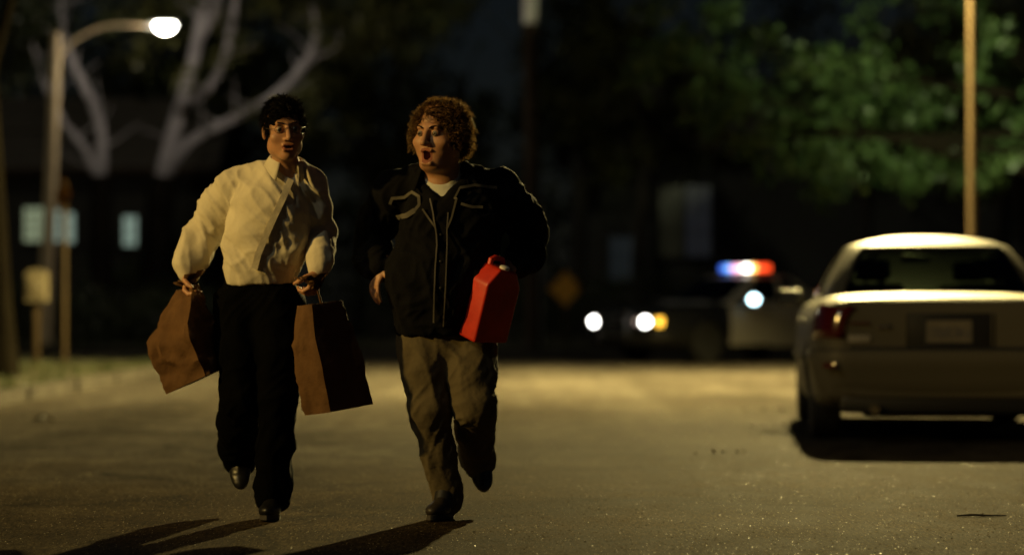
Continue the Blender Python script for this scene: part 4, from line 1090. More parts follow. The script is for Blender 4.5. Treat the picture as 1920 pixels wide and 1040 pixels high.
    pn = MB(); pn.box((0, -2.447, 0.775), (0.58, 0.012, 0.225), None, 0.005).obj('plate_recess', M['black_plastic'], root)
    for sx in (-1, 1): MB().box((sx*0.29, -2.452, 0.775), (0.012, 0.022, 0.235), None, 0.004).obj('recess_trim', M['silver'], root)
    pl = MB(); pl.box((0, -2.456, 0.765), (0.305, 0.004, 0.152), None, 0.0015, 1); po = pl.obj('licence_plate', M['plate'], root)
    fr = MB()
    for (x, z, w, h) in ((0, .080, .325, .012), (0, -.080, .325, .012), (-.1565, 0, .012, .16), (.1565, 0, .012, .16)): fr.box((x, -2.4575, 0.765+z), (w, .006, h), None, 0.002, 1)
    fr.obj('plate_frame', M['chrome'], po)
    ink = MB(); rnd = random.Random(5)
    for i in range(7):
        x0 = -0.122+i*0.0405
        for sx in rnd.sample([(-.011, 0, .006, .062), (.011, 0, .006, .062), (0, .028, .026, .006), (0, -.028, .026, .006), (0, 0, .026, .006)], 3):
            ink.box((x0+sx[0], -2.4590, 0.755+sx[1]), (sx[2], .0012, sx[3]), None, 0)
    ink.obj('plate_marks', M['plate_ink'], po)
    sweep(smooth_path([(-0.66, -2.446, .652), (-0.3, -2.452, .652), (0, -2.453, .652), (0.3, -2.452, .652), (0.66, -2.446, .652)], 6), [(0, .012), (.010, .008), (.010, -.008), (0, -.012)], 'chrome_strip', M['chrome'], root)
    MB().lathe([(0, -2.462), (0.012, -2.462), (0.014, -2.448), (0, -2.448)], (-0.40, 0, 0.80), 'y', 14).obj('lock', M['chrome'], root)
    MB().box((-0.43, -2.452, 0.79), (0.10, 0.006, 0.022), None, 0.002).obj('badge', M['chrome'], root)
    for s in (-1, 1):
        mirror_part(root, s*0.875, 0.78, 0.97, M['black_plastic'])
        MB().box((s*0.93, 0.0, 0.56), (0.014, 1.9, 0.05), None, 0.005).obj('side_moulding', M['silver'], root)
        MB().box((s*0.80, -2.50, 0.535), (0.10, 0.012, 0.035), Euler((0, 0, s*0.5)), 0.004).obj('reflector', M['tail_red'], root)
    seats(root, 0, 1.03, [(0.05, (-0.37, 0.37)), (-0.95, (-0.42, 0.42))])
    MB().box((0, 0.90, 1.0), (1.30, 0.35, 0.10), None, 0.04).obj('dashboard', M['black_plastic'], root)
    MB().box((0, -1.35, 0.99), (1.25, 0.45, 0.03), None, 0.01).obj('parcel_shelf', M['seat'], root)
    tw = MB(); a_ = [(0.18*math.cos(a)-0.37, 0.62+0.06*math.sin(a), 1.0+0.17*math.sin(a)) for a in np.linspace(0, 2*PI, 25)]; tw.tube(a_, 0.014, 8, False).obj('steering_wheel', M['black_plastic'], root)
    MB().box((0, 0.48, 1.31), (0.22, 0.03, 0.06), None, 0.012).obj('rear_view_mirror', M['black_plastic'], root)
    MB().tube([(0.75, -2.0, 1.0), (0.755, -2.03, 1.25), (0.76, -2.06, 1.5)], 0.002, 6).obj('aerial', M['black_plastic'], root)
    return root

def police_car():
    th = math.radians(50); hd = Vector((-math.sin(th), -math.cos(th), 0)); fa = Vector((2.665, 43.1, 0))
    root = thing('police_car', 'black and white police car with headlights on and coloured roof lights flashing', 'police car', tuple(fa-hd*1.50), math.radians(180)-th)
    ax, r = (-1.41, 1.50), 0.345
    st = [(-2.68, .72, .38, .90, .95), (-2.65, .82, .33, .935, .99), (-2.5, .92, .28, .95, 1.01), (-2.0, .97, .23, .955, 1.02), (-1.41, .985, .21, .955, 1.02), (-.6, .985, .20, .955, 1.01), (.4, .985, .20, .95, 1.0), (1.0, .98, .20, .945, 1.0),
          (1.5, .97, .22, .93, .985), (2.1, .945, .24, .885, .935), (2.45, .90, .27, .82, .86), (2.60, .82, .30, .76, .79), (2.66, .70, .36, .69, .71)]
    me = cut(hull_mesh(st), arch_cutter(ax, 0.40, 0.985, 0.30))
    def key(c, n):
        for y in ax:
            if abs(c.x) > 0.62 and math.hypot(c.y-y, c.z-0.344) < 0.4005: return ('wheel_well', c.x > 0, y)
        if abs(c.x) > 0.82 and 0.27 < c.z < 0.955 and abs(n.x) > 0.45:
            if -1.0 < c.y < 0.0: return ('rear_door', c.x > 0)
            if 0.0 < c.y < 1.02: return ('front_door', c.x > 0)
        if c.y > 1.1 and abs(c.x) < 0.76 and n.z > 0.6: return 'hood'
        if c.y < -1.8 and abs(c.x) < 0.76 and n.z > 0.6: return 'trunk_lid'
        return 'car_body'
    for k, m2 in split(me, key).items():
        nm = k[0] if isinstance(k, tuple) else k
        o = link(nm, m2, {'wheel_well': M['black_plastic'], 'front_door': M['white_paint'], 'rear_door': M['white_paint']}.get(nm, M['black_paint']), root)
        if nm.endswith('_door'):
            s = 1 if k[1] else -1; y = -0.84 if nm[0] == 'r' else 0.16
            MB().box((s*0.985, y, 0.84), (0.022, 0.16, 0.03), None, 0.008).obj('door_handle', M['black_plastic'], o)
    lv = [(0.94, -1.72, 1.22, .86), (1.08, -1.50, 0.98, .82), (1.24, -1.26, 0.66, .745), (1.38, -1.02, 0.38, .67), (1.425, -0.93, 0.28, .63), (1.44, -0.90, 0.24, .61)]
    def wins(u, v, t):
        if not 0.16 < t < 0.86: return 'frame'
        if v < -0.88 and abs(u) < 0.84: return 'rear_window'
        if v > 0.88 and abs(u) < 0.86: return 'windscreen'
        if abs(u) > 0.90:
            s = 'r' if u > 0 else 'l'
            if -0.60 < v < -0.10: return 'side_window_rear'+s
            if -0.03 < v < 0.62: return 'side_window_front'+s
        return 'frame'
    for k, m2 in cabin_meshes(lv, wins, 0.05).items():
        if k == 'frame':
            o = link('roof', m2, M['white_paint'], root); md = o.modifiers.new('t', 'SOLIDIFY'); md.thickness = 0.03
        else: link('side_window' if k.startswith('side') else k, m2, M['dark_glass'], root)
    for y in ax:
        for s in (-1, 1): wheel(root, s*0.82, y, r, 0.225, s, M['galv'], 8)
    for sg, nm in ((-1, 'rear_bumper'), (1, 'front_bumper')):
        yb = sg*2.70
        pp = [(-0.96, yb-sg*0.5, .48), (-0.955, yb-sg*0.3, .48), (-0.86, yb-sg*0.08, .48), (-0.5, yb, .48), (0, yb+sg*0.02, .48), (0.5, yb, .48), (0.86, yb-sg*0.08, .48), (0.955, yb-sg*0.3, .48), (0.96, yb-sg*0.5, .48)]
        if sg > 0: pp = pp[::-1]
        sweep(smooth_path(pp, 5), [(-.06, .12), (0, .12), (.015, .06), (.015, -.04), (0, -.12), (-.06, -.16)], nm, M['black_paint'], root)
    # push bar
    pb = MB()
    for x in (-0.32, 0.32): pb.box((x, 2.80, 0.60), (0.05, 0.07, 0.52), None, 0.012)
    for z in (0.45, 0.78): pb.tube([(-0.42, 2.80, z), (0.42, 2.80, z)], 0.028, 10)
    pb.obj('push_bar', M['black_plastic'], root)
    gr = MB()
    for k in range(6): gr.box((0, 2.665, 0.60+k*0.025), (0.72, 0.02, 0.010), None, 0.002)
    gr.obj('grille', M['chrome'], root)
    for s in (-1, 1):
        h = MB(); hl = h.box((s*0.62, 2.635, 0.685), (0.34, 0.05, 0.165), Euler((0, 0, -s*0.16)), 0.02).obj('headlight', M['chrome'], root)
        q = MB(); q.ball((s*0.62, 2.655, 0.685), (0.11, 0.035, 0.075), 16, 10).obj('headlight_lens', M['head_on'], hl)
        if s < 0: MB().ball((s*0.42, 2.66, 0.685), (0.05, 0.02, 0.05), 12, 8).obj('inner_lamp', M['dim_pink'], hl)
        a = MB(); a.box((s*0.845, 2.53, 0.685), (0.10, 0.16, 0.14), Euler((0, 0, -s*0.55)), 0.02).obj('turn_signal', M['amber_on'] if s < 0 else M['tail_amber'], root)
        mirror_part(root, s*0.92, 0.80, 0.98, M['black_plastic'])
    # roof light bar
    bar = bpy.data.objects.new('light_bar', None); COL.objects.link(bar); bar.parent = root; bar.location = (0, -0.28, 1.50)
    MB().box((0, 0, 0.02), (1.02, 0.26, 0.04), None, 0.015).obj('bar_base', M['black_plastic'], bar)
    for x in (-0.42, 0.42): MB().box((x, 0, -0.015), (0.06, 0.2, 0.05), None, 0.01).obj('bar_foot', M['black_plastic'], bar)
    mods = ['bar_blue', 'bar_cyan', 'bar_pink', 'bar_pale', 'bar_white', 'bar_amber', 'bar_red']
    # the bar's left end (driver side) shows on the right of the picture
    for k, mm in enumerate(mods):
        x = 0.432-k*0.144
        MB().box((x, 0, 0.095), (0.137, 0.24, 0.11), None, 0.02, 3).obj('bar_lens', M[mm], bar)
    sp = MB(); sp.lathe([(0, -0.10), (0.05, -0.09), (0.085, 0.0), (0.085, 0.03), (0.075, 0.035)], (0, 0, 0), 'y', 20)
    so_ = sp.obj('spotlight', M['black_plastic'], root); so_.location = (-1.02, 0.55, 1.055)
    d = Vector((0, 0, 1)); 
    to = (Vector((0, 0, H_CAM))-(fa-hd*1.5)); ang = math.atan2(to.y, to.x)-PI/2-(math.radians(180)-th)
    so_.rotation_euler = (0, 0, ang+0.25)
    MB().ball((0, 0.028, 0), (0.085, 0.02, 0.075), 20, 10).obj('spotlight_lens', M['spot_on'], so_)
    MB().tube([(-0.90, 0.66, 0.96), (-1.0, 0.58, 1.0)], 0.018, 8).obj('spotlight_arm', M['black_plastic'], root)
    seats(root, 0, 1.03, [(0.02, (-0.4, 0.4)), (-0.95, (0,))])
    MB().box((0, 0.92, 1.0), (1.4, 0.35, 0.10), None, 0.04).obj('dashboard', M['black_plastic'], root)
    MB().tube([(0.3, -1.95, 1.02), (0.3, -1.97, 1.6)], 0.003, 6).obj('aerial', M['black_plastic'], root)
    MB().box((0, -0.3, 0.24), (1.2, 3.6, 0.08), None, 0.02).obj('underbody', M['black_plastic'], root)
    return root

# ------------------------------------------------------------------ ground, roads, kerbs
def slab_mesh(name, poly, z, m, kind='structure', depth=0.0):
    mb = MB()
    if depth: mb.prism(poly, z-depth, z, 'xy')
    else: mb.bm.faces.new([mb.bm.verts.new((x, y, z)) for x, y in poly])
    o = mb.obj(name, m, None, None, kind, smooth=False); return o

RW, CY0, CY1, CR = 4.8, 40.0, 51.0, 3.2      # half width of the street, edges of the cross street, corner radius
def arc(cx, cy, r, a0, a1, n=10): return [(cx+r*math.cos(math.radians(a0+(a1-a0)*i/n)), cy+r*math.sin(math.radians(a0+(a1-a0)*i/n))) for i in range(n+1)]

def ground_and_roads():
    slab_mesh('ground', [(-400, -60), (400, -60), (400, 600), (-400, 600)], -0.03, M['soil'])
    lc = arc(-RW-CR, CY0-CR, CR, 0, 90); rc = arc(RW+CR, CY0-CR, CR, 180, 90)
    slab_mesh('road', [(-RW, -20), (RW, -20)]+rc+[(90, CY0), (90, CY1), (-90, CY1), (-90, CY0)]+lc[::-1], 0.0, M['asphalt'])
    e = 0.15
    for side, cn in ((-1, lc), (1, rc)):
        # verge behind the kerb, then the kerb stone run itself
        inner = [(side*(RW+e), -20)]+[(side*(RW+CR)-side*(CR-e)*math.cos(math.radians(9*i)), CY0-CR+(CR-e)*math.sin(math.radians(9*i))) for i in range(11)]+[(side*90, CY0-e)]
        v = inner+[(side*90, -20)]
        slab_mesh('verge', v if side < 0 else v[::-1], 0.10, M['soil'], depth=0.12)
        outer = [(side*RW, -20)]+[(side*(RW+CR)-side*CR*math.cos(math.radians(9*i)), CY0-CR+CR*math.sin(math.radians(9*i))) for i in range(11)]+[(side*90, CY0)]
        mb = MB()
        for k in range(len(outer)-1):
            a, b, c, d = outer[k], outer[k+1], inner[k+1], inner[k]
            n = max(1, int(math.dist(a, b)/3))
            if k in (0,): n = 20
            for i in range(n):
                t0, t1 = i/n+0.0015, (i+1)/n-0.0015
                L = lambda p, q, t: (p[0]+(q[0]-p[0])*t, p[1]+(q[1]-p[1])*t)
                mb.prism([L(a, b, t0), L(a, b, t1), L(d, c, t1), L(d, c, t0)], -0.02, 0.125, 'xy')
        mb.obj('kerb', M['concrete'], None, None, 'structure', smooth=False)
    slab_mesh('verge', [(-90, CY1+e), (90, CY1+e), (90, 140), (-90, 140)], 0.10, M['soil'], depth=0.12)
    mb = MB()
    for i in range(60): mb.prism([(-90+i*3.0+.005, CY1), (-87+i*3.0-.005, CY1), (-87+i*3.0-.005, CY1+e), (-90+i*3.0+.005, CY1+e)], -0.02, 0.125, 'xy')
    mb.obj('kerb', M['concrete'], None, None, 'structure', smooth=False)
    # aggregate standing out of the worn surface, loose stones, a few glassy chips
    def stones(name, n, m, s0, s1, y0, y1, label, patch=True, pw=1.6):
        ys = y0+(y1-y0)*RNG.random(n)**pw; xs = (RNG.random(n)*2-1)*np.minimum(RW, 0.215*ys+0.6)
        if patch:
            p = np.stack([xs*0.8, ys*0.35, xs*0], 1); keep = vnoise(p, (1, 1, 1), 3)+0.5*vnoise(p, (2.7, 2.7, 1), 5)+RNG.random(n)*0.9 > 0.25
            xs, ys = xs[keep], ys[keep]; n = len(xs)
        sz = s0+(s1-s0)*RNG.random(n)**3
        o = np.array([[1, 0, 0], [0, 1, 0], [-1, 0, 0], [0, -1, 0], [0, 0, 1]], float)
        rot = RNG.random(n)*2*PI; c, s_ = np.cos(rot), np.sin(rot)
        jit = RNG.uniform(0.6, 1.3, (n, 5, 3)); q = o[None]*jit*sz[:, None, None]; q[:, :, 2] *= 0.42
        q[:, 4, :2] += RNG.normal(0, 0.35, (n, 2))*sz[:, None]
        V = np.stack([q[:, :, 0]*c[:, None]-q[:, :, 1]*s_[:, None]+xs[:, None], q[:, :, 0]*s_[:, None]+q[:, :, 1]*c[:, None]+ys[:, None], q[:, :, 2]-0.0005], 2).reshape(-1, 3)
        b = np.arange(n)[:, None]*5
        F = np.concatenate([b+np.array([[0, 1, 4]]), b+np.array([[1, 2, 4]]), b+np.array([[2, 3, 4]]), b+np.array([[3, 0, 4]])])
        o_ = link(name, mesh_np(name, V, F, False, 3), m); tag(o_, label, None, None, 'stuff'); return o_
    stones('road_grit', 150000, M['grit'], 0.0025, 0.0075, 8.6, 26, 'rough stone chips standing out of the worn road surface')
    stones('road_glints', 42000, M['glint'], 0.002, 0.0042, 8.6, 30, 'few glassy chips glinting on the road', False, 1.3)
    # grass along the kerbs
    n = 26000
    xs = np.concatenate([-RW-0.2-RNG.random(n//2)**1.5*9, RNG.uniform(-22, 14, n//2)]); ys = np.concatenate([RNG.uniform(17, CY0-0.4, n//2), CY1+0.25+RNG.random(n//2)**1.5*7])
    k = ~((xs > -RW-CR) & (ys > CY0-CR) & (ys < CY0)); xs, ys = xs[k], ys[k]; n = len(xs)
    h = RNG.uniform(0.05, 0.16, n)*(1+0.8*vnoise(np.stack([xs, ys, xs*0], 1), (0.8, 0.8, 1), 2)); a = RNG.random(n)*2*PI; w = 0.006
    bx, by = np.cos(a)*w, np.sin(a)*w; lx, ly = RNG.normal(0, 0.05, n), RNG.normal(0, 0.05, n)
    V = np.stack([np.stack([xs-bx, ys-by, np.full(n, .098)], 1), np.stack([xs+bx, ys+by, np.full(n, .098)], 1), np.stack([xs+lx, ys+ly, .1+h], 1)], 1).reshape(-1, 3)
    g = link('grass', mesh_np('grass', V, np.arange(n*3).reshape(-1, 3), False, 3), M['grass']); tag(g, 'short rough grass on the verges beside the kerbs', None, None, 'stuff')

# ------------------------------------------------------------------ trees and bushes
def leaves(cent, rad, n, size, rng, droop=0.3):
    "n leaf faces round every clump centre"
    cent = np.array([tuple(c) for c in cent]); m = len(cent)
    rad = np.broadcast_to(np.asarray(rad, float), (m,))
    c = np.repeat(cent, n, 0); r = np.repeat(rad, n)
    p = c+rng.normal(0, 0.5, (m*n, 3))*r[:, None]*[1, 1, 0.8]
    d = rng.normal(0, 1, (m*n, 3)); d[:, 2] -= droop; d /= np.linalg.norm(d, axis=1, keepdims=True)
    u = np.cross(d, rng.normal(0, 1, (m*n, 3))); u /= np.linalg.norm(u, axis=1, keepdims=True)
    s = size*rng.uniform(0.6, 1.3, (m*n, 1)); nn = np.cross(d, u)
    V = np.stack([p, p+d*s*0.55+u*s*0.28+nn*s*0.06, p+d*s, p+d*s*0.55-u*s*0.28+nn*s*0.06], 1).reshape(-1, 3)
    return V, np.arange(m*n*4).reshape(-1, 4)

def wander(a, b, n, amp, rnd):
    a, b = Vector(a), Vector(b); out = []
    o = Vector((rnd.uniform(-1, 1), rnd.uniform(-1, 1), rnd.uniform(-.4, .4)))*amp
    o2 = Vector((rnd.uniform(-1, 1), rnd.uniform(-1, 1), rnd.uniform(-.4, .4)))*amp*0.6
    for i in range(n+1):
        t = i/n; out.append(a.lerp(b, t)+o*math.sin(PI*t)+o2*math.sin(2*PI*t))
    return out

def tree(name, label, base, h, spread, crown_z, seed, leaf_m, bark_m, nclump=60, nleaf=60, size=0.16, tr=0.2, group='trees beyond the street', clear=None):
    rnd = random.Random(seed); rng = np.random.default_rng(seed)
    root = thing(name, label, 'tree', tuple(base), 0, group)
    t = MB(); top = Vector((rnd.uniform(-.4, .4), rnd.uniform(-.4, .4), h*0.62))
    t.tube(wander((0, 0, -0.05), top, 7, 0.15, rnd), [tr*1.35, tr, tr*.92, tr*.86, tr*.78, tr*.7, tr*.6, tr*.5], 10)
    tr_o = t.obj('trunk', bark_m, root)
    cents = []
    nb = 7
    for k in range(nb):
        a = 2*PI*k/nb+rnd.uniform(-.4, .4); e = Vector((math.cos(a)*spread*rnd.uniform(.6, 1), math.sin(a)*spread*rnd.uniform(.6, 1)*0.8, crown_z+(h-crown_z)*rnd.uniform(.15, .95)))
        st = Vector((top.x*.8, top.y*.8, h*rnd.uniform(.3, .58))); pts = wander(st, e, 5, 0.35, rnd)
        b = MB(); b.tube(pts, [tr*.42, tr*.34, tr*.27, tr*.2, tr*.13, tr*.06], 7); b.obj('limb', bark_m, tr_o)
        for q in range(nclump//nb):
            cc = pts[rnd.choice((2, 3, 4, 5))]+Vector((rnd.gauss(0, .35), rnd.gauss(0, .3), rnd.gauss(0, .25)))*spread*0.55
            if cc.z < crown_z*0.8: cc.z = crown_z*0.8+rnd.random()*0.6
            if clear and clear(cc+Vector(base)): continue
            cents.append(cc)
    if cents:
        V, F = leaves(cents, spread*0.19, nleaf, size, rng)
        link('crown', mesh_np('crown', V, F, False), leaf_m, root)
    return root

def bush(label, base, rx, rz, seed, leaf_m, group, n=26, nleaf=70, size=0.1):
    rng = np.random.default_rng(seed); rnd = random.Random(seed)
    root = thing('bush', label, 'bush', tuple(base), 0, group)
    st = MB(); cents = []
    for k in range(6):
        a = 2*PI*k/6; st.tube(wander((0, 0, -.03), (math.cos(a)*rx*.6, math.sin(a)*rx*.5, rz*rnd.uniform(.6, .95)), 4, .08, rnd), [.03, .024, .018, .012, .006], 6)
    st.obj('stem', M['bark_dark'], root)
    for k in range(n):
        a = rnd.random()*2*PI; q = math.sqrt(rnd.random()); z = rnd.random()**0.8
        cents.append((math.cos(a)*rx*q*(1-.35*z), math.sin(a)*rx*.8*q*(1-.35*z), rz*(.08+.85*z)))
    V, F = leaves(cents, rx*.3, nleaf, size, rng); link('foliage', mesh_np('foliage', V, F, False), leaf_m, root)
    return root

def limb_tree(name, label, d, trunk, limbs, crown_pts, seed, dark_below, leaf_m, crown_r=0.4, nleaf=55, size=0.16):
    "a tree laid out from its limbs; bark pale above, dark low down as old bark and painted-in shade"
    base = wpt(trunk[0][0], Y_HOR+(H_CAM-0.08)*F_PX/d, d); rnd = random.Random(seed)
    root = thing(name, label, 'tree', (base.x, base.y, 0.08), 0, 'pale-limbed trees behind the left street lamp')
    loc = Vector((base.x, base.y, 0.08))
    def pt(px, py, dd=0): return wpt(px, py, d+dd)-loc
    def bend(pts, rs, n=6):
        P = np.array([tuple(p)+(r,) for p, r in zip(pts, rs)]); q = smooth_path(P, n)
        pp = [Vector(x[:3])+Vector((rnd.gauss(0, .008), rnd.gauss(0, .008), rnd.gauss(0, .008))) for x in q]
        return pp, [float(x[3])*rnd.uniform(.94, 1.06) for x in q]
    t = MB(); pp, rr = bend([Vector((0, 0, -.1))]+[pt(x, y, 0) for x, y, r in trunk[1:]], [r for x, y, r in trunk]); t.tube(pp, rr, 14)
    tr_o = t.obj('trunk', M['bark_black'], root)
    for lm in limbs:
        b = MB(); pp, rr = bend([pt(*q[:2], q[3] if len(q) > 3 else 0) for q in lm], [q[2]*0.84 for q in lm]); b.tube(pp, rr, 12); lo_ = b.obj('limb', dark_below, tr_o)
        for q in range(3, len(pp)-2, 3):
            if rr[q] > .14: continue
            dv = Vector((rnd.uniform(-1, 1), rnd.uniform(-.5, .5), rnd.uniform(.1, 1))).normalized(); ln_ = rnd.uniform(.5, 1.3)
            tb = MB(); tw_ = wander(pp[q], pp[q]+dv*ln_, 4, .12, rnd); tb.tube(tw_, [rr[q]*.35, .022, .017, .012, .006], 6); tb.obj('twig', dark_below, lo_)
    if crown_pts:
        V, F = leaves([pt(x+rnd.gauss(0, sx), y+rnd.gauss(0, sy), rnd.uniform(-2.2, 1.6)) for x, y, sx, sy, n in crown_pts for _ in range(n)], crown_r, nleaf, size, np.random.default_rng(seed))
        link('crown', mesh_np('crown', V, F, False), leaf_m, root)
    return root

def bark_shaded_low():  # shade on the lower tree put into the bark colour
    m = mat('bark_shaded_low', (0.32, 0.295, 0.315), 0.85, var=(0.50, 0.465, 0.49), scale=2.0, bump=0.4, bscale=9)
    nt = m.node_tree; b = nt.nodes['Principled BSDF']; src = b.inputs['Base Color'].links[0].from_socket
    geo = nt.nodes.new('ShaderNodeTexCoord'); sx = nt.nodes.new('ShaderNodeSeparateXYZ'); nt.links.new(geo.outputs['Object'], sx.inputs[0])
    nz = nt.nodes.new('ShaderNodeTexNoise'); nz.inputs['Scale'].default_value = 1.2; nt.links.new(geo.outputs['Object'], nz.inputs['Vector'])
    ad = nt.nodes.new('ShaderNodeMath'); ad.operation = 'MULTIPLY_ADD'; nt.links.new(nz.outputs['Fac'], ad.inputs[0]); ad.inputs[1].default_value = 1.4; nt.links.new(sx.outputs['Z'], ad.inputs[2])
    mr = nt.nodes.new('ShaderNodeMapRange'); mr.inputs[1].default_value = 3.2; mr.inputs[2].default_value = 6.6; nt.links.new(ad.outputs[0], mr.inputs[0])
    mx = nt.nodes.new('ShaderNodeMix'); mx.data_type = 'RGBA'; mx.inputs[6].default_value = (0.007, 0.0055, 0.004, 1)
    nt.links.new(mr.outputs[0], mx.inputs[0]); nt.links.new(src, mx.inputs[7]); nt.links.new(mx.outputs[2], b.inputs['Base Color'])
    return m

# ------------------------------------------------------------------ lamps, signs, poles, houses
def spot(parent, loc, aim, watts, color, size, blend, soft=0.09):
    l = bpy.data.lights.new('lamp_light', 'SPOT' if size else 'POINT'); l.energy = watts; l.color = color; l.shadow_soft_size = soft
    if size: l.spot_size = math.radians(size); l.spot_blend = blend
    o = bpy.data.objects.new('lamp_light', l); COL.objects.link(o); o.parent = parent; o.location = loc
    o.rotation_euler = (Vector(aim)).to_track_quat('-Z', 'Y').to_euler(); return o

def street_lamp(label, base, top, arm, head_m, watts, color, aim, size, blend, lean=(0, 0), pole_r=(0.11, 0.085), headlen=0.5, pole_m='galv', soft=0.09):
    "pole, curved bracket and a hooded head with a drop lens; arm = points relative to the base"
    root = thing('street_lamp', label, 'street lamp', tuple(base), 0, 'street lamps')
    MB().tube([(0, 0, -0.1), (0, 0, 0.35), (lean[0]*.5, lean[1]*.5, top*.5), (lean[0], lean[1], top)], [pole_r[0]*1.5, pole_r[0]*1.2, pole_r[0], pole_r[1]], 16).obj('pole', M[pole_m], root)
    MB().ball((lean[0], lean[1], top), (pole_r[1], pole_r[1], pole_r[1]*.6), 14, 8).obj('pole_cap', M[pole_m], root)
    pts = smooth_path([tuple(p) for p in arm], 6); MB().tube(pts, 0.035, 10).obj('arm', M[pole_m], root)
    e = Vector(pts[-1]); d = (e-Vector(pts[-6])); d.z = 0; d.normalize(); rz = math.atan2(d.y, d.x)
    hd = bpy.data.objects.new('lamp_head', None); COL.objects.link(hd); hd.parent = root; hd.location = e; hd.rotation_euler = (0, 0, rz)
    L = headlen
    h = MB(); h.ball((L*.5, 0, 0.03), (L*.62, L*.30, 0.085), 20, 12)
    bmesh.ops.delete(h.bm, geom=[v for v in h.bm.verts if v.co.z < 0.012], context='VERTS')
    ho = h.obj('housing', M['lamp_grey'], hd); md = ho.modifiers.new('t', 'SOLIDIFY'); md.thickness = 0.012
    MB().tube([(-0.12, 0, 0.0), (0.06, 0, 0.025)], [0.045, 0.06], 12).obj('socket', M['lamp_grey'], hd)
    ln = MB(); ln.ball((L*.56, 0, 0.01), (L*.46, L*.25, 0.165), 20, 12)
    bmesh.ops.delete(ln.bm, geom=[v for v in ln.bm.verts if v.co.z > 0.02], context='VERTS'); ln.obj('lamp_lens', head_m, hd)
    o = spot(hd, (L*.56, 0, -0.215), Matrix.Rotation(-rz, 3, 'Z') @ Vector(aim), watts, color, size, blend, soft)
    return root

def diamond_sign(label, c, side, yaw, post_h, face='sign_amber'):
    root = thing('warning_sign', label, 'road sign', (c[0], c[1], 0.1), yaw, 'amber warning signs')
    z = c[2]-0.1
    MB().box((0, 0, post_h/2-0.03), (0.055, 0.055, post_h+0.06), None, 0.006).obj('post', M['lamp_brown'], root)
    r = side*0.7071
    def rd(rr, y0, y1):
        mb = MB(); pts = []
        for k in range(4):
            a = PI/2*k+PI/2
            for q in (-0.35, -0.12, 0.12, 0.35):
                dirv = Vector((math.cos(a), math.sin(a))); tv = Vector((-dirv.y, dirv.x)); p = dirv*(rr-0.05*rr-abs(q)*rr*0.0)-Vector((0, 0))
                p = dirv*rr*(1-0.08-abs(q)*0.02)+tv*q*rr*0.16-dirv*abs(q)*rr*0.16; pts.append((p.x, p.y+z))
        mb.prism(pts, y0, y1); return mb
    pl = rd(r, -0.036, -0.032).obj('sign_plate', M[face], root)
    # black border line of the plate
    mb = MB()
    for k in range(4):
        a = PI/2*k+PI/2; b = a+PI/2; p = Vector((math.cos(a), math.sin(a)))*r*0.83; q = Vector((math.cos(b), math.sin(b)))*r*0.83; m_ = (p+q)/2
        mb.box((m_.x, -0.0385, m_.y+z), ((q-p).length*0.96, 0.002, 0.014), Euler((0, -math.atan2((q-p).y, (q-p).x), 0)), 0)
    mb.obj('border', M['sign_black'], pl)
    for dz in (-0.5, 0.5): MB().lathe([(0, -0.044), (0.009, -0.044), (0.011, -0.0365), (0, -0.0365)], (0, 0, z+dz*r), 'y', 10).obj('bolt', M['galv'], pl)
    return root

def post_box():
    p = wpt(69, 535, 35.7); s = 35.7/F_PX
    root = thing('post_box', 'small tan metal box on a thin post by the left kerb', 'post box', (p.x, p.y, 0.1))
    z = p.z-0.1
    MB().box((0, 0, z/2-0.15), (0.07, 0.07, z-0.2), None, 0.006).obj('post', M['lamp_brown'], root)
    b = MB(); prof = [(-.145, -.23), (.145, -.23), (.145, .14)]+[(.145*math.cos(math.radians(a)), .14+.09*math.sin(math.radians(a))) for a in range(15, 180, 15)]+[(-.145, .14)]
    b.prism([(x, zz+z) for x, zz in prof], -.13, .13); bmesh.ops.bevel(b.bm, geom=list(b.bm.edges), offset=.008, segments=2, affect='EDGES'); bo = b.obj('box', M['box_metal'], root)
    MB().box((0, -.136, z-.02), (.22, .012, .30), None, .004).obj('box_door', M['box_metal'], bo)
    MB().box((0.07, -.147, z-.02), (.02, .012, .06), None, .003).obj('latch', M['galv'], bo)

def utility_pole():
    d = 53.5; b = wpt(1001, 575, d); t = wpt(995, 0, d)
    root = thing('utility_pole', 'tall brown timber utility pole beyond the end of the street', 'utility pole', (b.x, b.y, 0.1))
    H = 9.5; k = (t.x-b.x)/(t.z-.93)
    MB().tube([(0, 0, -.1), (k*H*.5, 0, H*.5), (k*H, 0, H)], [.165, .15, .125], 16).obj('pole', M['pole_wood'], root)
    z0 = wpt(995, 45, d).z-.1
    MB().tube([(k*z0, 0, z0), (k*(z0+.9), 0, z0+.9)], [.158, .157], 18).obj('reflective_wrap', M['pale_band'], root)
    MB().box((k*8.6, 0, 8.6), (2.2, .1, .12), None, .01).obj('crossarm', M['pole_wood'], root)
    for x in (-.9, -.4, .4, .9): MB().lathe([(0, 8.66), (.04, 8.66), (.05, 8.72), (.03, 8.78), (0, 8.8)], (k*8.6+x, 0, 0), 'z', 12).obj('insulator', M['galv'], root)
    MB().tube([(.16, -.05, 0.0), (.16+k*3, -.05, 3.0)], .03, 8).obj('conduit', M['galv'], root)

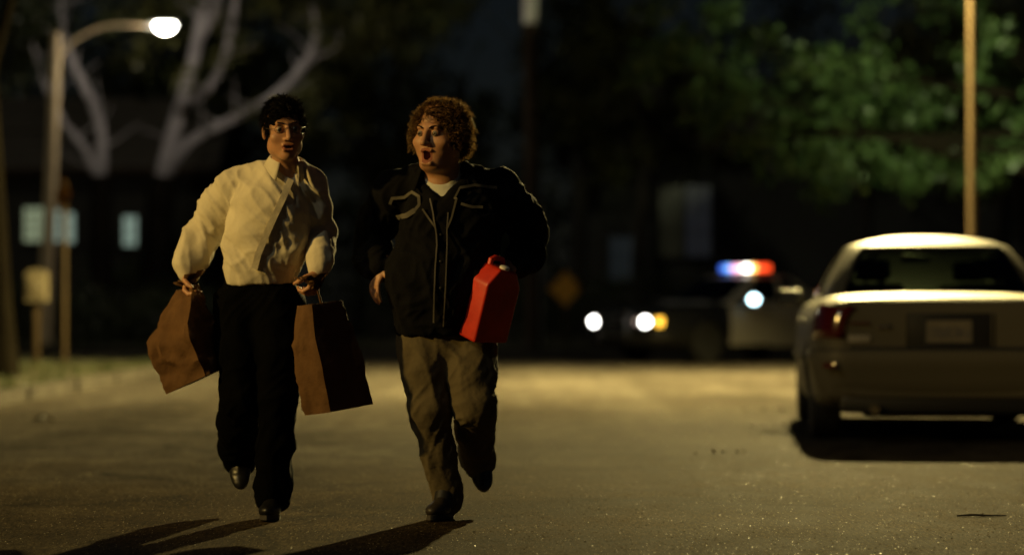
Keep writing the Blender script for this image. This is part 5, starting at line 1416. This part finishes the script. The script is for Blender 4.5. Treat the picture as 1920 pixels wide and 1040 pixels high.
def window(parent, x, y, z, w, h, nx, nz, pane_m):
    fr = MB(); t = .05
    for (cx, cz, ww, hh) in ((0, h/2, w+2*t, t), (0, -h/2, w+2*t, t), (-w/2, 0, t, h-t), (w/2, 0, t, h-t)): fr.box((x+cx, y-.02, z+cz), (ww, .09, hh), None, .006, 1)
    for i in range(1, nx): fr.box((x-w/2+w*i/nx, y-.022, z), (.028, .05, h-t), None, 0)
    for j in range(1, nz): fr.box((x, y-.024, z-h/2+h*j/nz), (w-t, .05, .028), None, 0)
    f = fr.obj('window', M['trim'], parent)
    MB().box((x, y-.07, z-h/2-.045), (w+.22, .13, .035), None, .006, 1).obj('sill', M['trim'], f)
    for i in range(nx):
        for j in range(nz):
            MB().box((x-w/2+w*(i+.5)/nx, y-.004, z-h/2+h*(j+.5)/nz), (w/nx-.03, .008, h/nz-.03), None, 0).obj('pane', pane_m, f)
    return f

def house(label, x0, x1, y, wall_h, roof_h, deep, wm, wins, base=0.08):
    cx = (x0+x1)/2; w = x1-x0
    root = thing('house', label, 'house', (cx, y, base), 0, 'houses beyond the street')
    b = MB(); b.box((0, deep/2, wall_h/2), (w, deep, wall_h), None, 0.01, 1).obj('wall', wm, root)
    MB().box((0, deep/2, .2), (w+.06, deep+.06, .42), None, .01, 1).obj('plinth', M['concrete'], root)
    r = MB(); ov = .45
    for s in (-1, 1):
        rows = 8; y_out = (-ov if s < 0 else deep+ov); 
        for k in range(rows):
            t0, t1 = k/rows, (k+1)/rows; ya = y_out+(deep/2-y_out)*t0; yb = y_out+(deep/2-y_out)*t1+(0.03 if s < 0 else -0.03); za = wall_h-.08+roof_h*t0+.035; zb = wall_h-.08+roof_h*t1
            r.bm.faces.new([r.bm.verts.new(q) for q in ((-w/2-ov, ya, za), (w/2+ov, ya, za), (w/2+ov, yb, zb+.02), (-w/2-ov, yb, zb+.02))])
    ro = r.obj('roof', M['roof'], root, smooth=False); md = ro.modifiers.new('t', 'SOLIDIFY'); md.thickness = .05
    for s in (-1, 1):
        g = MB().prism([(-ov*0.9+0.0, wall_h), (deep+ov*0.9, wall_h), (deep/2, wall_h+roof_h*0.93)], 0, .06, 'xz').obj('gable', wm, root)
        g.rotation_euler = (0, 0, PI/2); g.location = (s*(w/2-.04), 0, 0)
    MB().box((0, -ov, wall_h-.10), (w+2*ov, .04, .16), None, .005, 1).obj('fascia', M['pole_wood'], root)
    for (px, pz, ww, hh, nx, nz, pm) in wins: window(root, px-cx, -0.01, pz-base, ww, hh, nx, nz, pm)
    return root

# ------------------------------------------------------------------ lit things
M['lens_left'] = emis('lamp_lens_lit', (1.0, 0.97, 0.84), 26.0)
M['lens_warm'] = emis('lamp_lens_warm', (1.0, 0.8, 0.42), 20.0)
M['head_on'] = emis('headlight_lit', (1.0, 0.97, 0.9), 16.0)
M['dim_pink'] = emis('inner_lamp_lit', (0.9, 0.6, 0.55), 0.5)
M['amber_on'] = emis('turn_signal_lit', (1.0, 0.50, 0.02), 3.2)
M['spot_on'] = emis('spotlight_lit', (0.62, 0.93, 1.0), 12.0)
M['bar_blue'] = emis('bar_blue', (0.02, 0.12, 0.75), 2.0)
M['bar_cyan'] = emis('bar_cyan', (0.16, 0.45, 0.95), 2.4)
M['bar_pink'] = emis('bar_pink', (0.95, 0.32, 0.55), 2.6)
M['bar_pale'] = emis('bar_pale', (1.0, 0.72, 0.72), 3.0)
M['bar_white'] = emis('bar_white', (1.0, 0.97, 0.85), 9.0)
M['bar_amber'] = emis('bar_amber', (1.0, 0.55, 0.10), 5.0)
M['bar_red'] = emis('bar_red', (0.95, 0.06, 0.01), 2.5)
M['pane_warm'] = mat('pane_warm', (0.3, 0.3, 0.25), 0.2, emit=(0.62, 0.74, 0.45), estr=0.34)
M['pane_cool'] = mat('pane_cool', (0.3, 0.3, 0.3), 0.2, emit=(0.55, 0.76, 0.62), estr=0.36)
M['pane_dim'] = mat('pane_dim', (0.02, 0.02, 0.02), 0.3, emit=(0.5, 0.55, 0.66), estr=0.016)  # unlit curtain's dim tone, put in as a faint glow
M['pane_olive'] = mat('pane_olive', (0.02, 0.02, 0.016), 0.3, emit=(0.5, 0.5, 0.28), estr=0.012)  # dim greenish wall tone, put in as a faint glow
M['pane_blue'] = mat('pane_blue', (0.1, 0.1, 0.12), 0.3, emit=(0.4, 0.6, 0.7), estr=0.012)

ground_and_roads()

# street lamps: one seen on the left, one whose pole shows on the right, one assumed out of view at the left to light the runners
dL = 53.0; pb = wpt(83, 575, dL)
top = wpt(105, 66, dL)
def la(px, py): return tuple(wpt(px, py, dL)-Vector((pb.x, pb.y, 0.1)))
street_lamp('leaning street lamp at the left with a glowing white head on a curved arm', (pb.x, pb.y, 0.1), top.z-.1,
            [la(104, 118), la(125, 88), la(160, 62), la(215, 46), la(284, 46)], M['lens_left'], LEFT_W, LEFT_C, (0, -0.1, -1), 0, 0,
            lean=(top.x-pb.x, 0), pole_r=(0.125, 0.105), headlen=0.48, pole_m='pole_tan')
street_lamp('slim street lamp pole behind the parked sedan at the right', (5.66, 31.5, 0.1), 7.9, [(0, 0, 7.2), (-.25, -.1, 7.7), (-.7, -.2, 7.9), (-1.2, -.3, 7.9)], M['lens_warm'], BACK_W, BACK_C, (-0.08, -0.12, -1), 158, 0.5, pole_r=(0.048, 0.042), headlen=0.6, pole_m='lamp_brown', soft=0.19)
slamp = [o for o in S.objects if o.name.startswith('street_lamp') and abs(o.location.y-31.5) < .1][0]
MB().box((-1.53, 0.23, 7.48), (2.6, 0.012, 0.66), None, 0.003, 1).obj('added_light_block', M['lamp_grey'], slamp)     # unseen plate added to keep the light off the cross street
street_lamp('assumed unseen short warm lamp on the left verge lighting the runners', (-8.6, 7.4, 0.1), 3.7, [(0, 0, 3.3), (.2, .1, 3.6), (.5, .25, 3.7), (.8, .4, 3.7)], M['lens_warm'], KEY_W, KEY_C, (7.0, 3.7, -1.6), 42, 0.85, pole_r=(0.07, 0.055), soft=0.12)  # assumed key lamp, unseen; narrow beam aimed to light the runners

# unseen flood lamp added low on the right verge to light the leafy tree
street_lamp('added unseen lamp right of the sedan lighting the leafy tree', (9.0, 29.0, 0.1), 2.4, [(0, 0, 2.1), (-.1, .05, 2.35), (-.25, .1, 2.4), (-.45, .2, 2.4)], M['lens_warm'], 7500.0, (0.95, 1.0, 0.56), (-0.165, 1, 0.30), 32, 0.4, pole_r=(0.06, 0.05), pole_m='lamp_brown')

utility_pole()
c = wpt(1060, 541, 54.5); diamond_sign('flat amber diamond road sign facing us beyond the end of the street', c, 0.60, 0.15, c.z-0.1+0.25, 'sign_lifted')
c = wpt(121, 366, 36.0); diamond_sign('amber diamond road sign turned aside beyond the tan post box', c, 0.42, math.radians(-56), c.z-0.1+0.2)
post_box()

# houses
def hx(px, d): return (px-960)*d/F_PX
def hz(py, d): return H_CAM+(Y_HOR-py)*d/F_PX
d = 66.0
wl = []
for a, b_, y0, y1, nx, nz, pm in ((44, 86, 388, 454, 3, 4, 'pane_warm'), (96, 116, 392, 454, 1, 4, 'pane_cool'), (121, 141, 398, 456, 1, 3, 'pane_cool'), (230, 258, 404, 462, 2, 3, 'pane_cool')):
    wl.append(((hx(a, d)+hx(b_, d))/2, (hz(y0, d)+hz(y1, d))/2, hx(b_, d)-hx(a, d), hz(y0, d)-hz(y1, d), nx, nz, M[pm]))
house('dark house at the left with small lit windows', -19.5, -8.0, d, 4.4, 2.2, 8, M['wall_a'], wl, base=0.1)
d = 74.0; wl = []
for a, b_, y0, y1, nx, nz, pm in ((1236, 1280, 346, 482, 2, 3, 'pane_olive'), (1284, 1334, 346, 482, 2, 3, 'pane_dim'), (1142, 1190, 442, 526, 2, 2, 'pane_blue')):
    wl.append(((hx(a, d)+hx(b_, d))/2, (hz(y0, d)+hz(y1, d))/2, hx(b_, d)-hx(a, d), hz(y0, d)-hz(y1, d), nx, nz, M[pm]))
house('dim house at the right half hidden behind the police car', 1.9, 14.5, d, 5.4, 2.4, 9, M['wall_b'], wl, base=0.1)

# trees
two = bark_shaded_low()
limb_tree('pale_limbed_tree', 'tree with forked pale limbs rising behind the lit street lamp head', 58.0, [(285, 660, .42), (292, 520, .36), (300, 400, .33), (306, 330, .30)],
          [[(306, 335, .26), (322, 262, .22), (342, 190, .19), (362, 110, .17), (376, 40, .15), (382, -60, .12), (380, -170, .06)],
           [(362, 190, .13, -.1), (392, 165, .12), (420, 110, .10), (436, 40, .09), (446, -70, .06)],
           [(372, 80, .12, .2), (398, 30, .10), (420, -60, .07)],
           [(310, 330, .20, .1), (352, 270, .15), (420, 232, .13), (490, 196, .125), (545, 152, .13), (578, 110, .11), (592, 60, .095), (590, -10, .09), (600, -110, .05)],
           [(548, 150, .07), (560, 120, .06, .3), (610, 100, .04), (660, 70, .02)]],
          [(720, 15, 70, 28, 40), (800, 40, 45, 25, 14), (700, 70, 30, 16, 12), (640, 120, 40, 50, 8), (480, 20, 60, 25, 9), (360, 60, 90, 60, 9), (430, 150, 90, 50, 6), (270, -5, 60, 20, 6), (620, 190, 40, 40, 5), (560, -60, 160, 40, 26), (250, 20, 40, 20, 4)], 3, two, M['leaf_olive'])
limb_tree('pale_limbed_tree', 'smaller tree with two pale limbs behind the leaning lamp pole', 57.0, [(190, 660, .34), (190, 520, .29), (189, 420, .26), (188, 330, .24)],
          [[(188, 335, .17), (190, 270, .15), (180, 210, .135), (155, 158, .125), (132, 108, .11), (118, 60, .08), (112, -20, .05)],
           [(186, 340, .15), (160, 285, .11), (120, 230, .09), (92, 178, .085), (76, 140, .06), (60, 80, .03)]],
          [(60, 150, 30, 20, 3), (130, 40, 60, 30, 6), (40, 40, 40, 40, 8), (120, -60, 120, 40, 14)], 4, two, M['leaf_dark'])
gap = lambda p: abs((p.x*F_PX/p.y+960)-925) < 62 and (Y_HOR-(p.z-H_CAM)*F_PX/p.y) < 190
# the leafy tree lit above the parked sedan
def lit_tree():
    rnd = random.Random(21); rng = np.random.default_rng(21); base = Vector((9.4, 41.5-3.2, 0.1))
    root = thing('leafy_tree', 'broad leafy tree lit green above the parked sedan', 'tree', tuple(base), 0, 'trees beyond the street')
    t = MB(); t.tube(wander((0, 0, -.1), (-.5, .4, 4.6), 7, .2, rnd), [.30, .24, .22, .2, .19, .17, .15, .13], 12); tr_o = t.obj('trunk', M['bark_dark'], root)
    cents = []
    def reach(x): return 5.0
    for k in range(11):
        px = 1290+k*58+rnd.uniform(-15, 15); d_ = rnd.uniform(38.5, 43.5); py = rnd.uniform(60, 260); e = wpt(px, py, d_)-base
        pts = wander((-.3, .3, rnd.uniform(2.2, 4.2)), e, 5, .35, rnd); b = MB(); b.tube(pts, [.09, .07, .055, .04, .028, .012], 7); b.obj('limb', M['bark_black'], tr_o)
    # hanging sprays, clumped; the rim of the crown is ragged
    for k in range(330):
        px = rnd.uniform(1190, 1990); low = 332 if px > 1460 else 332-(1460-px)*0.75
        low += 18*math.sin(px*0.045)+14*math.sin(px*0.11)
        py = low-abs(rnd.gauss(0, 1))*150-6
        if px < 1460 and rnd.random() < 0.35: continue
        d_ = rnd.uniform(38.3, 44.5); c_ = wpt(px, py, d_)-base
        if vnoise(np.array([[c_.x, c_.y, c_.z]]), (0.9, 0.9, 0.9), 8)[0] < -0.22: continue
        cents.append(c_); 
        if rnd.random() < 0.6: cents.append(c_+Vector((rnd.gauss(0, .12), rnd.gauss(0, .12), -.22)))
    V, F = leaves(cents, 0.27, 30, 0.155, rng, 0.9); link('crown', mesh_np('crown', V, F, False), M['leaf_green'], root)
lit_tree()

tree('dark_tree', 'dark slender tree trunk at the far left edge of the street', (-5.98, 30.0, 0.1), 10.5, 1.6, 7.6, 51, M['leaf_dark'], M['bark_black'], 40, 50, .14, .17, clear=lambda p: p.x > -5.6)
LB = 'dark tree with a {} crown {}'
spec = [(-14.5, 72, 12, 3.4, 'broad', 'behind the lit house at the left'), (-11.0, 82, 13, 3.4, 'tall', 'over the roof of the left house'), (-7.6, 70, 11, 2.8, 'rounded', 'behind the white-shirted runner'), (-4.6, 76, 12, 2.7, 'thick', 'between the two runners'),
        (-2.9, 84, 10.5, 2.4, 'narrow', 'left of the gap of night sky'), (1.7, 72, 11, 2.5, 'dense', 'right of the timber utility pole'), (3.4, 66, 10, 2.4, 'loose', 'above the amber diamond sign'), (4.6, 92, 13, 3.6, 'high', 'behind the dim house at the right'),
        (8.6, 62, 10, 2.9, 'spreading', 'beside the dim house at the right'), (11.2, 56, 9.5, 3.0, 'heavy', 'over the police car'), (13.8, 74, 12, 3.4, 'wide', 'at the right edge behind the lamp pole'), (-0.9, 98, 7.4, 2.6, 'low', 'under the gap of night sky'), (-17.5, 60, 10, 2.6, 'ragged', 'at the left end of the left house')]
for i, (x, y, h, sp_, w1, w2) in enumerate(spec):
    tree('dark_tree', LB.format(w1, w2), (x, y, 0.1), h, sp_, h*.28, 100+i, M['leaf_dark'] if i % 3 else M['leaf_olive'], M['bark_dark'], 77, 70, .24, .2, clear=gap)
# far wood that reads as one mass
n = 420; cs = []
rnd = random.Random(9)
for k in range(n):
    x = rnd.uniform(-32, 32); y = rnd.uniform(104, 118); hmax = 6.5 if -3.2 < x < 1.0 else 13
    cs.append((x, y, rnd.uniform(.3, hmax)))
V, F = leaves(cs, 2.0, 46, .55, np.random.default_rng(9)); fw = link('far_wood', mesh_np('far_wood', V, F, False), M['leaf_dark']); tag(fw, 'far dark wood closing the view behind the houses', None, None, 'stuff')

# bushes at the left corner and in front of the houses
for i, (px, py, dd, rx, rz, lb) in enumerate(((128, 600, 54.5, 1.1, 1.15, 'low rounded bush behind the tan post box'), (235, 605, 55.5, 1.2, 1.0, 'low loose bush under the forked pale tree'), (30, 600, 55.0, 1.0, 1.4, 'dense bush at the left edge of the picture'), (205, 540, 60.0, 0.9, 2.0, 'tall dark bush between the lit windows of the left house'),
                                              (340, 600, 57.0, 1.3, 1.2, 'wide bush right of the forked pale tree'), (316, 520, 62.0, 0.8, 2.6, 'tall bush partly covering the round-looking lit window'), (1110, 600, 60.0, 1.4, 1.5, 'bush right of the amber diamond sign'), (1230, 590, 66.0, 1.6, 1.7, 'bush in front of the dim house at the right'), (960, 600, 60.0, 1.5, 1.4, 'bush left of the timber utility pole'), (720, 600, 62, 1.8, 1.6, 'bush on the far verge between the runners'))):
    bush(lb, (hx(px, dd), dd, .1), rx, rz, 200+i, M['leaf_dark'], 'bushes beyond the street')

# small litter on the road
def litter(label, px, py, n, r, seed, size, flat):
    d = H_CAM*F_PX/(py-Y_HOR); c = wpt(px, py, d); root = thing('leaf_litter', label, 'leaf litter', (c.x, c.y, 0), 0, 'dead leaves on the road')
    rnd = random.Random(seed)
    for k in range(n):
        a = rnd.random()*PI*2; mb = MB(); s = size*rnd.uniform(.7, 1.2); lift = rnd.uniform(.2, .8)*s
        ctr = Vector((rnd.gauss(0, r), rnd.gauss(0, r*.4), .004+rnd.random()*s*.2)); dv = Vector((math.cos(a), math.sin(a), rnd.uniform(.1, .7))).normalized(); sv = dv.cross(Vector((0, 0, 1))).normalized()
        pts = [ctr, ctr+dv*s*.35+sv*s*.28+Vector((0, 0, lift*.4)), ctr+dv*s*.8+sv*s*.18+Vector((0, 0, lift*.5)), ctr+dv*s*1.1, ctr+dv*s*.8-sv*s*.18+Vector((0, 0, lift*.4)), ctr+dv*s*.35-sv*s*.28+Vector((0, 0, lift*.5))]
        vs = [mb.bm.verts.new(p) for p in pts]; mb.bm.faces.new(vs[:4]); mb.bm.faces.new((vs[0], vs[3], vs[4], vs[5])); mb.obj('leaf', M['dry_leaf'], root, smooth=False)
litter('small clump of dead leaves on the road at the left kerb', 76, 790, 12, .07, 1, .07, 0)
litter('few dead leaves beside the left wheel of the sedan', 1470, 805, 8, .12, 2, .05, 0)
litter('scattered dead leaves on the bright road near the sedan', 1430, 772, 7, .2, 3, .05, 0)
litter('dead leaves lying in the middle of the road', 1330, 852, 6, .12, 4, .04, 0)
def twig():
    d = H_CAM*F_PX/(968-Y_HOR); c = wpt(1840, 968, d); root = thing('twig', 'thin dark twig lying on the road at the lower right', 'twig', (c.x, c.y, 0))
    MB().tube([(-.11, 0, .006), (-.04, .012, .009), (.03, -.004, .007), (.11, .01, .006)], [.004, .006, .005, .003], 6).obj('stem', M['bark_dark'], root)
    MB().tube([(-.02, .01, .008), (.02, .05, .012)], [.003, .002], 6).obj('side_shoot', M['bark_dark'], root)
twig()

parked_sedan()
police_car()
person_white_shirt()
person_dark_jacket()
DB = D0-0.03
G = 'paper bags carried by the white-shirted runner'
def bagpt(px, py, dy): return wpt(px, py, D0+dy)
paper_bag('brown paper bag swinging from the runner\'s hand at the left', bagpt(354, 540, -.02), bagpt(338, 606, -.01), bagpt(371, 712, .0), 0.27, 0.17, math.radians(-38), math.radians(-24), 5, .34, G)
paper_bag('brown paper bag held between the two runners', bagpt(604, 568, -.15), bagpt(612, 650, -.15), bagpt(634, 768, -.14), 0.25, 0.16, math.radians(48), math.radians(-9), 8, .80, G, bagpt(592, 536, -.17))
red_can()
